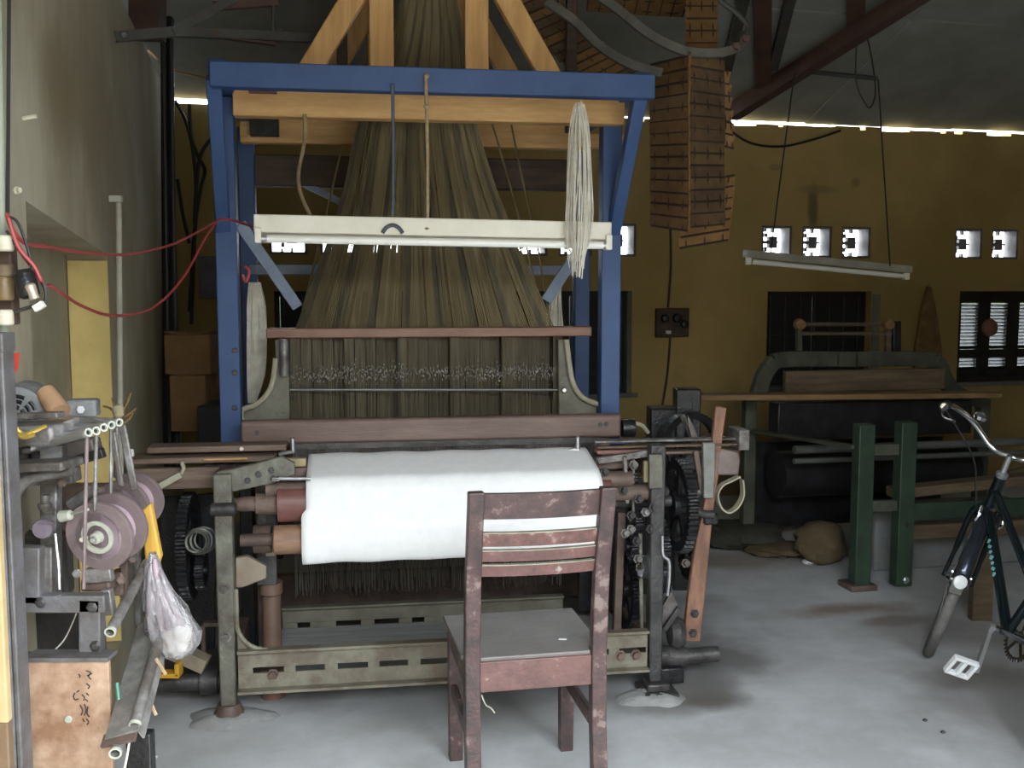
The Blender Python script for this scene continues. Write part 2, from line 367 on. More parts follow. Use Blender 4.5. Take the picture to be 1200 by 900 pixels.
# windows in the back wall: frames, shutter leaves and their slats
def shutter_window(n, wd, louvre):
    u0, u1, z0, z1 = wd
    b = MB(ROOM)
    for (a, c, d, e) in ((u0, u0 + .035, z0, z1), (u1 - .035, u1, z0, z1), (u0, u1, z1 - .035, z1), (u0, u1, z0, z0 + .035)):
        b.box(((a + c) / 2, .10, (d + e) / 2), (c - a, .06, e - d))
    o = b.build('window_%d' % n, shutter_black, smooth=False); o['kind'] = 'structure'
    lf = 3 if louvre else 2; lw = (u1 - u0 - .07) / lf
    for k in range(lf):
        a = u0 + .035 + k * lw
        s = MB(ROOM)
        if louvre:
            for (x0, x1, q0, q1) in ((a, a + .055, z0 + .035, z1 - .035), (a + lw - .055, a + lw, z0 + .035, z1 - .035), (a, a + lw, z1 - .09, z1 - .035), (a, a + lw, z0 + .035, z0 + .085), (a, a + lw, z0 + .18, z0 + .24)):
                s.box(((x0 + x1) / 2, .11, (q0 + q1) / 2), (x1 - x0, .03, q1 - q0))
            s.build('shutter_frame', shutter_black, o, smooth=False)
            zz = z0 + .255
            while zz < z1 - .10:
                t = MB(ROOM); t.box((a + lw / 2, .11, zz), (lw - .10, .036, .006), Matrix.Rotation(R(-38), 3, 'X')); t.build('slat', shutter_black, o, smooth=False); zz += .0262
            for q in range(4):
                t = MB(ROOM); t.box((a + lw / 2, .11, z0 + .095 + q * .024), (lw - .10, .036, .006), Matrix.Rotation(R(-38), 3, 'X')); t.build('slat', shutter_black, o, smooth=False)
        else:
            s.box((a + lw / 2, .12, (z0 + z1) / 2), (lw - .006, .025, z1 - z0 - .07))
            for q in range(3): s.box((a + lw / 2, .10, z0 + .1 + q * (z1 - z0 - .2) / 2), (lw - .05, .02, .05))
            s.build('shutter', shutter_black, o, smooth=False)
    if not louvre:
        for q in range(7):
            t = MB(ROOM); t.rod((u0 + .06 + q * (u1 - u0 - .12) / 6, .07, z0 + .03), (u0 + .06 + q * (u1 - u0 - .12) / 6, .07, z1 - .03), .006, 6); t.build('window_bar', iron_dark, o)
    t = MB(ROOM); t.box(((u0 + u1) / 2, .03, z0 - .015), (u1 - u0 + .08, .11, .03)); t.build('window_sill', block_m, o, smooth=False)
shutter_window(1, wins[2], False); shutter_window(2, wins[3], True); shutter_window(3, wins[1], False); shutter_window(4, wins[0], False)
t = MB(ROOM); t.box((2.965, .06, 1.11), (.03, .10, .70)); o = t.build('trim_1', mat('grey_green_frame', (.13, .15, .11), None, 6, .7), smooth=False); o['kind'] = 'structure'
t = MB(ROOM); t.box((4.87, -.005, 1.16), (.06, .012, .56)); o = t.build('trim_2', mat('grey_render', (.20, .19, .165), None, 6, .9), smooth=False); o['kind'] = 'structure'
# left wall with the deep recess; lintel slopes down to the back
def lint(u, z): return 1.605 + (.085 if u < -3.5 else 0) if abs(z - 1.69) < 1e-6 else z
lw_ = wall_grid(ROOM, lambda u, t, z: (-t, u, z), -6.35, 0, -.05, EAVE, [(-4.16, -2.93, .25, 1.69)], .34, 'wall_left', plaster_grey, lint)
t = MB(ROOM); t.box((-.235, -3.55, .98), (.205, 1.235, 1.45)); o = t.build('wall_recess', mat('recess_render', (.34, .31, .22), (.26, .23, .15), 3, .9), smooth=False); o['kind'] = 'structure'
t = MB(ROOM); t.box((-.064, -2.937, .92), (.127, .012, 1.33)); o = t.build('trim_3', paint_yellow, smooth=False); o['kind'] = 'structure'
lb = BASE['wall_left'].inverted()
sp = []
for (v, z, rv, rz, c, s_) in [(-3.2, 2.05, .5, .25, (.20, .155, .085), .75), (-3.75, 2.05, .22, .16, (.20, .15, .08), .7), (-2.7, 1.85, .25, .3, (.22, .17, .095), .7), (-2.4, 1.9, .35, .5, (.24, .20, .125), .6), (-1.0, 1.2, 1.4, .8, (.22, .19, .09), .6), (-1.6, 2.3, .5, .3, (.27, .25, .18), .5), (-.4, 1.9, .4, 1.2, (.24, .20, .10), .7)]:
    p = lb @ (ROOM @ Vector((0, v, z))); sp.append((p.x, p.y, p.z, (.5, rv * 1.3, rz * 1.3), c, s_))
spots(plaster_grey, sp)
# gable above the left wall, right wall, front wall around the doorway
def roof_z(v): return 2.675 + math.tan(R(19)) * (min(-v, 6.8 + v) if v < -3.4 else -v)
t = MB(ROOM)
t.prism([(-.34, 0, EAVE), (-.34, -3.4, EAVE + 1.2), (-.34, -6.35, EAVE + .2), (-.34, -6.35, EAVE)], (.16, 0, 0)); o = t.build('wall_gable', mat('gable_render', (.16, .15, .12), (.11, .10, .08), 2, .95), smooth=False); o['kind'] = 'structure'
t = MB(ROOM); t.prism([(8.6, 0, -.05), (8.6, -6.35, -.05), (8.6, -6.35, EAVE), (8.6, -3.4, EAVE + 1.2), (8.6, 0, EAVE)], (.2, 0, 0)); o = t.build('wall_right', plaster_yellow, smooth=False); o['kind'] = 'structure'
wall_grid(ROOM, lambda u, t, z: (u, -6.35 + t, z), 0, 8.6, -.05, EAVE + .15, [(.06, 2.35, -.05, 2.65)], .2, 'wall_front', plaster_yellow)
# roof: cement sheets on both slopes, joints left open a little
ro = MB(ROOM); ro.bar((4.2, -3.4, roof_z(-3.4) - .06), (4.2 + 4.4, -3.4, roof_z(-3.4) - .06), .08, .1); ro.bar((-.2, -3.4, roof_z(-3.4) - .06), (4.2, -3.4, roof_z(-3.4) - .06), .08, .1)
ceil = ro.build('ceiling', oxide, smooth=False); ceil['kind'] = 'structure'
sl = R(19)
for side in (0, 1):
    for i in range(8):
        for j in range(3):
            uc = -.42 + .588 + i * 1.175; d0 = -.03 + j * 1.19; dc = d0 + .6
            v = -dc if side == 0 else -6.8 + dc
            zc = 2.662 + math.tan(sl) * dc + .013 * (j % 2) + .0065 * (i % 2)
            t = MB(ROOM); t.box((uc, v, zc), (1.185, 1.215 / math.cos(sl), .012), Matrix.Rotation(-sl if side == 0 else sl, 3, 'X'))
            t.build('roof_sheet', roof_sheet, ceil, smooth=False)
# ragged packing left in the gap under the eave
for k in range(40):
    if random.random() < .35: continue
    u = .2 + k * .21
    t = MB(ROOM); t.box((u, .08, EAVE + .008), (random.uniform(.06, .32), .12, random.uniform(.014, .045))); t.build('mortar_lump', plaster_yellow, bw, smooth=False)

# ------------------------------------------------------------------ roof steel
def beam(name, pts, wd, ht, m, label, cat, up=(0, 0, 1)):
    b = MB()
    for a, c in zip(pts, pts[1:]): b.bar(a, c, wd, ht, up)
    return tag(b.build(name, m, bevel=.004), label, cat)
tr = thing('roof_truss', 'dark red-brown sloping roof truss at the upper right', 'truss', P(855, 133, 7.0))
a, b_ = P(857, 133, 7.0), P(1070, -3, 5.75)
t = MB(); t.bar(a, a + (b_ - a) * 1.5, .09, .10); t.build('lower_chord', oxide, tr, bevel=.004)
def roofpt(x, y):                       # a point just under the roof sheets
    Fi = ROOM.inverted(); o_ = Fi @ Vector((0, 0, EYE)); r_ = Fi.to_3x3() @ ray(x, y); k = math.tan(R(19))
    t_ = (2.59 - k * o_.y - o_.z) / (r_.z + k * r_.y); return ROOM @ (o_ + r_ * t_)
for (x0, y0, x1, y1, wd) in ((895, 100, 893, -25, .10), (1003, 30, 1003, -30, .10)):
    t = MB(); t.bar(roofpt(x0, y0), roofpt(x1, y1), wd, .05); t.build('rafter', oxide, tr, bevel=.004)
for (x0, y0, x1, y1) in ((846, 105, 875, -14), (906, 80, 929, -12)):
    t = MB(); t.bar(roofpt(x0, y0), roofpt(x1, y1), .06, .04); t.build('tie', truss_grey, tr, bevel=.003)
t = MB(); t.rod(P(936, 83, 6.5), P(1028, 92, 6.3), .014); t.build('stay', truss_grey, tr)
t = MB(); t.rod(P(868, 14, 6.5), P(930, 19, 6.5), .008); t.build('stay', rope, tr)
lt = thing('wall_truss', 'dark angle-iron truss let into the grey left wall', 'truss', P(135, 42, 3.66))
A, Bp, Cc = P(135, 42, 3.66), P(320, 42, 4.0), P(400, 39, 4.12)
def angle(mb, a, b, s=.03, th=.006):
    mb.bar(a, b, th, s); mb.bar(Vector(a) + Vector((0, .5 * s, -.5 * s)), Vector(b) + Vector((0, .5 * s, -.5 * s)), s, th)
t = MB(); angle(t, A, P(205, 36, 3.79)); angle(t, P(205, 36, 3.79), Cc - Vector((0, 0, .02))); t.build('bottom_chord', truss_grey, lt)
t = MB(); angle(t, P(203, 36, 3.78), P(275, -4, 3.9), .026); t.build('diagonal', truss_grey, lt)
t = MB(); angle(t, P(250, 37, 3.86), P(322, 47, 4.0), .03); t.build('diagonal', oxide, lt)
t = MB(); angle(t, P(250, 6, 3.9), P(325, 0, 4.0), .028); t.build('diagonal', oxide, lt)
t = MB(); t.rod(P(320, -10, 4.0), P(320, 46, 4.0), .006); t.build('hanger', truss_grey, lt)
t = MB(); t.box(P(325, 42, 4.01), (.05, .02, .05)); t.build('gusset', truss_grey, lt, bevel=.003)
for s_ in (-1, 1):
    t = MB(); t.bolt(P(146, 41, 3.64), (0, -1, 0), .006); 
t.build('bolt', iron_grey, lt)
pp = thing('corner_post', 'tall black pole in the back left corner beside the grey wall', 'post', P(207, 519, 5.2))
t = MB(); t.bar(P(199, 560, 5.2), P(196, 20, 5.2), .055, .05); t.build('pole', iron_black, pp, bevel=.004)
for dx in (-4, 5):
    t = MB(); t.rod(P(203 + dx, 560, 5.14), P(195 + dx, 30, 5.14), .012); t.build('conduit', black_wire, pp)
t = MB(); t.bar(P(173, 46, 4.6), P(173, -12, 4.6), .13, .11); tag(t.build('steel_column', oxide, bevel=.004), 'short red-brown steel stub above the corner pole', 'column')
cc = thing('corner_cables', 'loose black cables looping down the yellow corner', 'cable', P(228, 300, 6.1))
for pts in ([(205, 118), (217, 140), (226, 175), (230, 230), (226, 300), (222, 365)], [(222, 122), (224, 160), (233, 185), (240, 200), (235, 222), (229, 262), (226, 330), (224, 380)], [(250, 160), (236, 180), (231, 210), (228, 260)], [(208, 210), (214, 250), (222, 285)]):
    t = MB(); t.tube(cr([P(x, y, 6.05) for x, y in pts], 6), .011, 6); t.build('cable', black_wire, cc)
t = MB(); t.tube(cr([P(x, y, 5.9) for x, y in [(120, -20), (150, 30), (185, 70), (208, 83), (242, 92)]], 6), .008, 6)
tag(t.build('roof_wire', orange_wire), 'tan wire slanting from the left wall to the blue gantry', 'wire')
# corner clutter
def crate(name, x0, y0, x1, y1, d, dep, m, label, cat, flap=True):
    r = thing(name, label, cat, P((x0 + x1) / 2, y1, d)); p, q = P(x0, y1, d), P(x1, y0, d); wd = q.x - p.x; ht = q.z - p.z
    t = MB(); t.box(((p.x + q.x) / 2, d + dep / 2, (p.z + q.z) / 2), (wd, dep, ht)); t.build('body', m, r, bevel=.006)
    if flap:
        for s_ in (-1, 1):
            t = MB(); t.box(((p.x + q.x) / 2 + s_ * wd * .25, d + dep / 2, q.z + .006), (wd * .49, dep, .006), Matrix.Rotation(R(-6 * s_), 3, 'Y')); t.build('flap', m, r)
    return r
crate('carton', 200, 440, 240, 506, 5.0, .2, carton, 'brown carton standing lower in the back left corner', 'box')
crate('carton', 193, 392, 246, 439, 5.0, .22, carton, 'wider brown carton on top in the back left corner', 'box')
crate('tool_case', 232, 476, 266, 530, 4.75, .25, shutter_black, 'black case beside the cartons behind the blue post', 'case', False)
sb = crate('switch_box', 233, 300, 266, 350, 6.02, .1, slate_box, 'slate grey switch box on the yellow corner wall', 'switch box', False)
sw = thing('switch_board', 'dark wooden switch board with knobs on the yellow back wall', 'switch board', ROOM @ Vector((3.27, 0, 1.15)).xyz)
t = MB(ROOM); t.box((3.27, -.015, 1.245), (.245, .03, .20)); t.build('board', wood_dark, sw, bevel=.004)
for (du, dz, r) in ((.03, .03, .035), (.085, -.01, .03), (-.06, .03, .03)):
    t = MB(ROOM); t.lathe((3.27 + du, -.03, 1.245 + dz), (0, -1, 0), [(0, r), (.03, r * .8), (.035, r * .4)], 14); t.build('switch', iron_black, sw)
t = MB(ROOM); t.box((3.235, -.035, 1.18), (.035, .02, .022)); t.build('nameplate', white_plastic, sw)
for (a, b2) in (((3.24, 1.35), (3.25, 1.9)), ((3.26, 1.14), (3.2, .62))):
    t = MB(ROOM); t.tube(cr([(a[0], -.012, a[1]), ((a[0] + b2[0]) / 2 + .012, -.012, (a[1] + b2[1]) / 2), (b2[0], -.012, b2[1])], 5), .009, 6); t.build('cable', wood_dark, sw)
# narrow pointed woven piece and round disc on the wall
t = MB(ROOM); t.prism([(5.165, -.02, .80), (5.42, -.02, .80), (5.40, -.02, 1.05), (5.34, -.02, 1.33), (5.295, -.02, 1.49), (5.265, -.02, 1.50), (5.225, -.02, 1.33), (5.18, -.02, 1.05)], (0, -.035, 0))
tag(t.build('woven_fan', straw, bevel=.01), 'tall pointed brown woven fan against the back wall', 'fan')
t = MB(ROOM); t.lathe((5.60, -.30, 1.20), (0, -1, 0), [(0, .065), (.02, .06), (.04, .03), (.05, .01)], 20)
o = tag(t.build('round_cap', mat('faded_red_cap', (.24, .10, .06), None, 6, .8)), 'round faded red cap before the louvred window', 'cap')
# second lamp, hung near the back wall
l2 = thing('hanging_tube_lamp', 'unlit tube lamp tilted on wires before the right back wall', 'lamp', P(970, 305, 6.35))
a, b_ = P(873, 297, 6.2), P(1066, 316, 6.5)
t = MB(); t.bar(a, b_, .06, .045); t.build('housing', mat('dim_enamel', (.42, .40, .34), None, 6, .5), l2, bevel=.004)
t = MB(); t.rod(a + (b_ - a) * .04 - Z * .045, a + (b_ - a) * .96 - Z * .045, .016, 10); t.build('tube', tube_white, l2)
for k in (.02, .98):
    t = MB(); t.box(a + (b_ - a) * k - Z * .035, (.03, .04, .06)); t.build('tube_holder', lamp_white, l2, bevel=.003)
for (x0, y0, x1, y1) in ((903, 297, 931, 85), (1043, 312, 1029, 93)):
    t = MB(); t.rod(P(x0, y0, 6.3), P(x1, y1, 6.3), .0045, 5); t.build('hanging_wire', black_wire, l2)
t = MB(); t.tube(cr([P(x, y, 6.3) for x, y in [(1004, 45), (1003, 95), (1012, 118), (1020, 126), (1026, 105), (1020, 60), (1014, 38)]], 6), .005, 5); tag(t.build('wire_loop', black_wire), 'thin black wire loop hanging from the right roof truss', 'wire')
t = MB(ROOM); t.tube(cr([B(x, y, -.03) for x, y in [(858, 155), (880, 168), (912, 172), (945, 166), (985, 153)]], 6), .008, 5); tag(t.build('sagging_wire', black_wire), 'black wire sagging under the right eave', 'wire')
# ------------------------------------------------------------------ the jacquard loom
def lz(x, y, v): return L(x, y, v).z
loom = thing('power_loom', 'greenish cast-iron power loom with white cloth on its rollers, under the blue gantry', 'loom', (.75, .6, 0), F=LOOM)
def LM(): return MB(LOOM)
# four legs: flat cast posts on round feet
def leg(u, v, z1, m, wd=.062, foot=True):
    b = LM(); b.prism([(u - wd / 2, v, z1), (u + wd / 2, v, z1), (u + wd * .46, v, .5), (u + wd * .42, v, .05), (u - wd * .42, v, .05), (u - wd * .46, v, .5)], (0, .055, 0))
    o = b.build('leg', m, loom, bevel=.005)
    if foot:
        f = LM(); f.lathe((u, v + .025, 0), Z, [(0, .060), (.018, .058), (.03, .046), (.055, .038)], 20); f.build('foot', cast_rust, o)
    return o
g = leg(.0, 0, .865, cast_green)
for z in (.74, .30, .47):
    b = LM(); b.bolt((0, -.002, z), (0, -1, 0), .013, .014); b.build('bolt', iron_grey, g)
g = leg(1.525, 0, .93, mat('oily_grey_iron', (.075, .072, .072), (.035, .033, .033), 10, .4, .3, bump=.3), .056, False)
b = LM(); b.box((1.535, .02, .012), (.13, .15, .024)); b.box((1.53, .02, .035), (.085, .09, .03)); b.build('foot', iron_dark, g, bevel=.006)
leg(0, 1.22, .86, cast_rust); leg(1.525, 1.22, .86, cast_rust)
for u in (0, 1.525):
    b = LM(); b.bar((u, .05, .835), (u, 1.25, .835), .05, .07); b.bar((u, .05, .16), (u, 1.25, .16), .045, .09); b.build('side_frame', cast_rust, loom, bevel=.006)
# slotted angle rails
def slot_rail(name, u0, u1, v, z0, z1, slots, m, lab=None, curl=False):
    b = LM(); h = z1 - z0; zs = z0 + h * .40; ze = z0 + h * .55
    b.box(((u0 + u1) / 2, v, (z0 + zs) / 2), (u1 - u0, .012, zs - z0)); b.box(((u0 + u1) / 2, v, (ze + z1) / 2), (u1 - u0, .012, z1 - ze))
    e = u0
    for (a, c) in slots + [(u1, u1)]:
        if a > e: b.box(((e + a) / 2, v, (zs + ze) / 2), (a - e, .012, ze - zs))
        e = c
    b.box(((u0 + u1) / 2, v - .018, z0), (u1 - u0, .05, .010)); b.box(((u0 + u1) / 2, v - .012, z1), (u1 - u0, .04, .010))
    if curl:   # the flange sweeps up into the leg
        pr = [(u0 + .10 - .10 * math.sin(t), z1 + .10 * (1 - math.cos(t))) for t in [i * math.pi / 2 / 8 for i in range(9)]]
        b.prism([(x, v, z) for x, z in pr] + [(u0, v, z1)], (0, .012, 0))
        b.tube([(x, v - .008, z) for x, z in pr] + [(u0, v - .008, z1 + .22)], .009, 6)
    return b.build(name, m, loom, lab, bevel=.002)
s1 = []; u = .085
while u < 1.33: s1 += [(u, u + .105), (u + .145, u + .245)]; u += .29
front = slot_rail('bottom_rail', .035, 1.495, .015, .105, .245, s1, rail_green, curl=True)
for (x, y) in ((320, 790), (727, 768), (745, 767)):
    p = L(x, y, .009); b = LM(); b.bolt(p, (0, -1, 0), .014, .02); b.build('bolt', cast_rust, front)
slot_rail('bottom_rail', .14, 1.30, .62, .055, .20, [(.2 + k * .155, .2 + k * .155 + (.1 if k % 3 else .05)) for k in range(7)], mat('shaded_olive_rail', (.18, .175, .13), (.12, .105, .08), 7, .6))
b = LM(); b.box((.76, .43, .125), (1.36, .20, .03)); b.build('foot_plank', mat('grey_plank', (.34, .34, .33), (.25, .25, .24), 5, .8, stretch=(1, 7, 7)), loom, bevel=.004)
p = L(505, 755, .3); b = LM(); b.tube(cr([p + Vector((-.06, 0, 0)), p, p + Vector((.07, .02, .004))], 4), .006, 6); b.build('blue_string', turquoise, loom, 'turquoise string end')
b = LM(); b.box((.77, 1.15, .11), (1.44, .04, .16)); b.build('back_rail', cast_rust, loom, bevel=.004)
# bearing brackets above the left leg
pts = [L(x, y, .02) for x, y in [(253, 553), (275, 549), (300, 543), (330, 535), (345, 543), (346, 556), (318, 567), (280, 575), (254, 580)]]
b = LM(); b.prism(pts, (0, .03, 0)); br = b.build('bearing_bracket', cast_green, loom, bevel=.004)
for (x, y) in ((290, 563), (303, 556), (318, 551)):
    b = LM(); b.bolt(L(x, y, .018), (0, -1, 0), .008, .008); b.build('bolt', iron_dark, br)
pts = [L(x, y, .06) for x, y in [(276, 654), (290, 652), (312, 664), (312, 678), (284, 689), (276, 689)]]
b = LM(); b.prism(pts, (0, .03, 0)); b.build('cast_arm', mat('pale_rust_casting', (.30, .25, .19), (.2, .15, .11), 8, .6), loom, bevel=.004)
b = LM(); p, q = L(313, 600, .16), L(313, 685, .16); b.bar(p, q, .07, .02); b.build('hanger_plate', iron_dark, loom, bevel=.003)
p = L(317, 640, .14); b = LM(); b.box(p, (.035, .02, .07)); b.build('latch', mat('bone_latch', (.34, .31, .24), None, 8, .5), loom, bevel=.004)
# turned column under the roll
p = L(317, 660, .2); b = LM(); b.lathe((p.x, .2, 0), Z, [(0, .045), (.05, .045), (.06, .052), (.11, .052), (.12, .04), (.2, .034), (.38, .034), (.39, .042), (.43, .042)], 18); b.build('column', mat('brown_column_paint', (.20, .12, .09), (.13, .08, .06), 8, .5), loom)
# take-up (sand) roller with stepped shaft, cloth roll core
zr = lz(345, 589, .06); zc = lz(340, 632, .04)
ua, ub = L(325, 589, .06).x, 1.36
b = LM(); b.lathe((ua, .06, zr), X, [(0, .05), (.004, .066), (ub - ua - .004, .066), (ub - ua, .05)], 32); b.build('take_up_roller', roller_red, loom)
b = LM(); b.lathe((.03, .06, zr), X, [(0, .02), (.03, .026), (.075, .026), (.075, .037), (.075 + .08, .039), (.16, .034), (ua - .03, .034)], 24); sh = b.build('roller_shaft', cast_rust, loom)
b = LM(); b.lathe((-.045, .0, zr - .003), X, [(0, .012), (.008, .022), (.085, .024), (.09, .018)], 18); b.build('collar', iron_dark, sh)
b = LM(); b.lathe((ub, .06, zr), X, [(0, .03), (.14, .03)], 18); b.build('roller_shaft', cast_rust, loom)
uc = L(320, 632, .04).x
b = LM(); b.lathe((uc, .04, zc), X, [(0, .04), (.006, .051), (1.36 - uc - .1, .051), (1.36 - uc - .09, .04)], 28); b.build('cloth_roll_core', roll_wood, loom)
b = LM(); b.lathe((.05, .05, zc + .0), X, [(0, .022), (uc - .05, .022)], 16); b.build('roll_shaft', cast_rust, loom)
b = LM(); b.lathe((.09, .1, zc - .01), X, [(0, .05), (.06, .05)], 20); b.build('bearing', cast_rust, loom)
# breast beam and bars showing at the cloth's sides
b = LM(); b.lathe((.14, .055, .80), X, [(0, .03), (1.3, .03)], 18); b.build('breast_beam', cast_rust, loom)
b = LM(); b.box((L(333, 543, .10).x, .12, lz(333, 543, .10)), (.15, .03, .03)); b.build('brass_strip', brass, loom, bevel=.003)
b = LM(); b.box((.81, .14, .845), (1.28, .06, .035)); b.build('support_bar', wood_batten, loom, bevel=.003)
p, q = L(322, 561, .0), L(364, 561, .0); b = LM(); b.rod(p, q, .006); b.build('temple_rod', steel, loom); b = LM(); b.lathe(p - X * .015, X, [(0, .004), (.006, .011), (.03, .012)], 12); b.build('temple_tip', chrome, loom)
for x, y in ((343, 522), (677, 520)):
    p = L(x, y, .2); b = LM(); b.lathe(p - Z * .02, Z, [(0, .010), (.045, .009), (.05, .004)], 10); b.bar(p + Vector((-.05, 0, -.03)), p + Vector((.005, 0, -.02)), .012, .012); b.build('temple_hook', steel, loom)
# shuttle boxes left and right
sx0 = L(150, 545, .1).x
def board(x0, y0, x1, y1, v, dep, m, name='shuttle_box_board', tilt=0, lab=None):
    p, q = L(x0, y1, v), L(x1, y0, v)
    b = LM(); b.box(((p.x + q.x) / 2, v + dep / 2, (p.z + q.z) / 2), (q.x - p.x, dep, max(.008, q.z - p.z)), Matrix.Rotation(tilt, 3, 'Y') if tilt else None)
    return b.build(name, m, loom, lab, bevel=.004)
board(172, 521, 335, 532, .14, .10, wood_box, tilt=.0)
board(150, 534, 322, 545, .10, .14, wood_box)
board(150, 547, 262, 575, .12, .03, wood_box)
board(238, 537, 290, 540, .085, .012, wood_new, 'picker_guide')
board(238, 541, 332, 549, .16, .03, iron_dark, 'box_spring')
p, q = L(178, 575, .09), L(212, 556, .09); b = LM(); b.bar(p, q, .02, .022); b.tube([q, q + Vector((.01, 0, .02)), q + Vector((.003, 0, .045))], .008, 6); b.build('check_strap', strap_m, loom, bevel=.003)
p = L(283, 526, .13); b = LM(); b.lathe(p, (0, -1, 0), [(0, .008), (.006, .006)], 8); b.build('peg', lamp_white, loom)
p = L(153, 528, .12); b = LM(); b.lathe(p - Z * .02, Z, [(0, .012), (.025, .010)], 8); b.build('peg', lamp_white, loom)
board(700, 527, 760, 533, .12, .06, mat('reddish_box_side', (.30, .15, .12), (.2, .10, .08), 6, .6), 'shuttle_box_board')
board(697, 513, 872, 520, .14, .05, iron_grey, 'shuttle_box_rail'); board(700, 520, 868, 526, .12, .03, wood_box)
board(775, 527, 868, 533, .16, .05, wood_box)
board(866, 504, 879, 528, .10, .12, iron_grey, 'box_end')
pts = [L(x, y, .10) for x, y in [(824, 519), (838, 519), (838, 560), (836, 584), (825, 584), (825, 560)]]
b = LM(); b.prism(pts, (0, .025, 0)); b.build('swell_plate', mat('grey_green_plate', (.26, .27, .25), (.17, .17, .16), 9, .45, .2), loom, bevel=.003)
pts = [L(x, y, .13) for x, y in [(838, 530), (846, 526), (866, 530), (868, 540), (866, 557), (838, 557)]]
b = LM(); b.prism(pts, (0, .05, 0)); b.build('picker_block', mat('brown_grey_block', (.21, .16, .15), (.13, .10, .09), 9, .55), loom, bevel=.006)
pts = cr([L(x, y, .12) for x, y in [(866, 558), (856, 563), (845, 569), (840, 580), (844, 594), (853, 600), (863, 594), (870, 580), (869, 562)]], 5)
b = LM()
for a, c in zip(pts, pts[1:]): b.bar(a - (c - a) * .2, c + (c - a) * .2, .03, .006, up=(0, 1, 0)) if False else b.bar(a, c + (c - a) * .15, .006, .035, up=(0, 1, 0))
b.build('leather_loop', strap_m, loom)
b = LM(); b.tube(cr([L(x, y, .11) for x, y in [(836, 603), (823, 602), (814, 595), (814, 583), (820, 575)]], 5), .016, 10); b.build('bent_pipe', iron_dark, loom)
# picking stick
stick = LM(); a, c = L(845, 476, .15), L(805, 752, .10)
b = LM(); pts = [L(x, y, .13) for x, y in [(839, 476), (852, 478), (847, 513), (842, 560), (836, 600), (831, 650), (821, 752), (801, 752), (808, 690), (815, 640), (826, 590), (833, 540)]]
b.prism(pts, (0, .028, 0)); ps = b.build('picking_stick', wood_red_v, loom, bevel=.004)
for (x, y) in ((814, 719), (812, 742)):
    b = LM(); b.bolt(L(x, y, .128), (0, -1, 0), .012, .01); b.build('bolt', iron_dark, ps)
b = LM(); b.box(L(831, 607, .14), (.055, .06, .04)); b.build('clamp', iron_black, ps, bevel=.006)
p = L(843, 490, .13); 
# batten (sley) cap, reed and race
zb0, zb1 = lz(282, 522, .30), lz(282, 494, .30)
b = LM(); b.box((.747, .33, (zb0 + zb1) / 2), (1.435, .055, zb1 - zb0)); bt = b.build('batten_cap', wood_batten, loom, bevel=.010)
for x, y in ((704, 498), (711, 497), (301, 507)):
    p = L(x, y, .30); b = LM(); b.lathe((p.x, .304, p.z), (0, -1, 0), [(0, .010), (.004, .008)], 10); b.build('bolt', iron_dark, bt)
b = LM(); b.box((.80, .335, zb0 - .012), (1.19, .03, .024)); b.box((.80, .335, zb0 - .09), (1.19, .03, .02)); rd = b.build('reed_frame', iron_dark, loom)
b = LM(); n = 260
for k in range(n): b.box((.215 + 1.17 * k / (n - 1), .335, zb0 - .05), (.0016, .012, .075))
b.build('reed_wires', iron_grey, rd, kind='stuff', smooth=False)
for s_, x in ((-1, 285), (1, 727)):
    p = L(x, 560, .33); b = LM(); b.bar((p.x - s_ * .06, .36, .12), (p.x - s_ * .06, .36, zb0), .04, .035); b.build('sley_sword', cast_rust, loom, bevel=.004)
b = LM(); b.box((.747, .40, .80), (1.5, .12, .05)); b.build('shuttle_race', wood_dark, loom, bevel=.004)
p = L(738, 502, .32); b = LM(); b.lathe((p.x - .03, .33, p.z), X, [(0, .02), (0, .033), (.03, .036), (.05, .036), (.05, .02)], 20); b.build('end_roller', iron_black, loom)
b = LM(); b.tube(cr([p + Vector((.02, 0, .02)), p + Vector((.05, 0, .01)), p + Vector((.075, 0, -.02))], 4), .008, 6); b.build('hook', strap_m, loom)
# curved arch arms beside the harness
for pts0 in ([(322, 398), (338, 398), (340, 494), (284, 496), (284, 481), (300, 474), (313, 462), (320, 445), (323, 420)], [(654, 398), (664, 398), (667, 425), (672, 450), (683, 466), (702, 474), (702, 491), (655, 493)]):
    b = LM(); b.prism([L(x, y, .52) for x, y in pts0], (0, .03, 0)); ar = b.build('arch_arm', mat('arch_green' + str(pts0[0][0]), (.17, .165, .125), (.11, .10, .075), 9, .55, bump=.3), loom, bevel=.004)
    ed = pts0[2:] if pts0[0][0] < 400 else pts0
    run = [p for p in pts0 if (pts0[0][0] < 400 and p[0] <= 323 and p[1] > 398) or (pts0[0][0] > 400 and p[0] >= 664 and p[1] < 480)]
    b = LM(); b.tube(cr([L(x, y, .50) for x, y in run], 5), .011, 8); b.build('rim', strap_m, ar)
b = LM(); b.rod(L(333, 440, .48), L(333, 397, .48), .018, 12); b.build('small_post', iron_grey, loom)
p = L(661, 457, .5); b = LM(); b.lathe(p, (0, -1, 0), [(0, .012), (.01, .008)], 10); b.build('bolt', steel, loom)
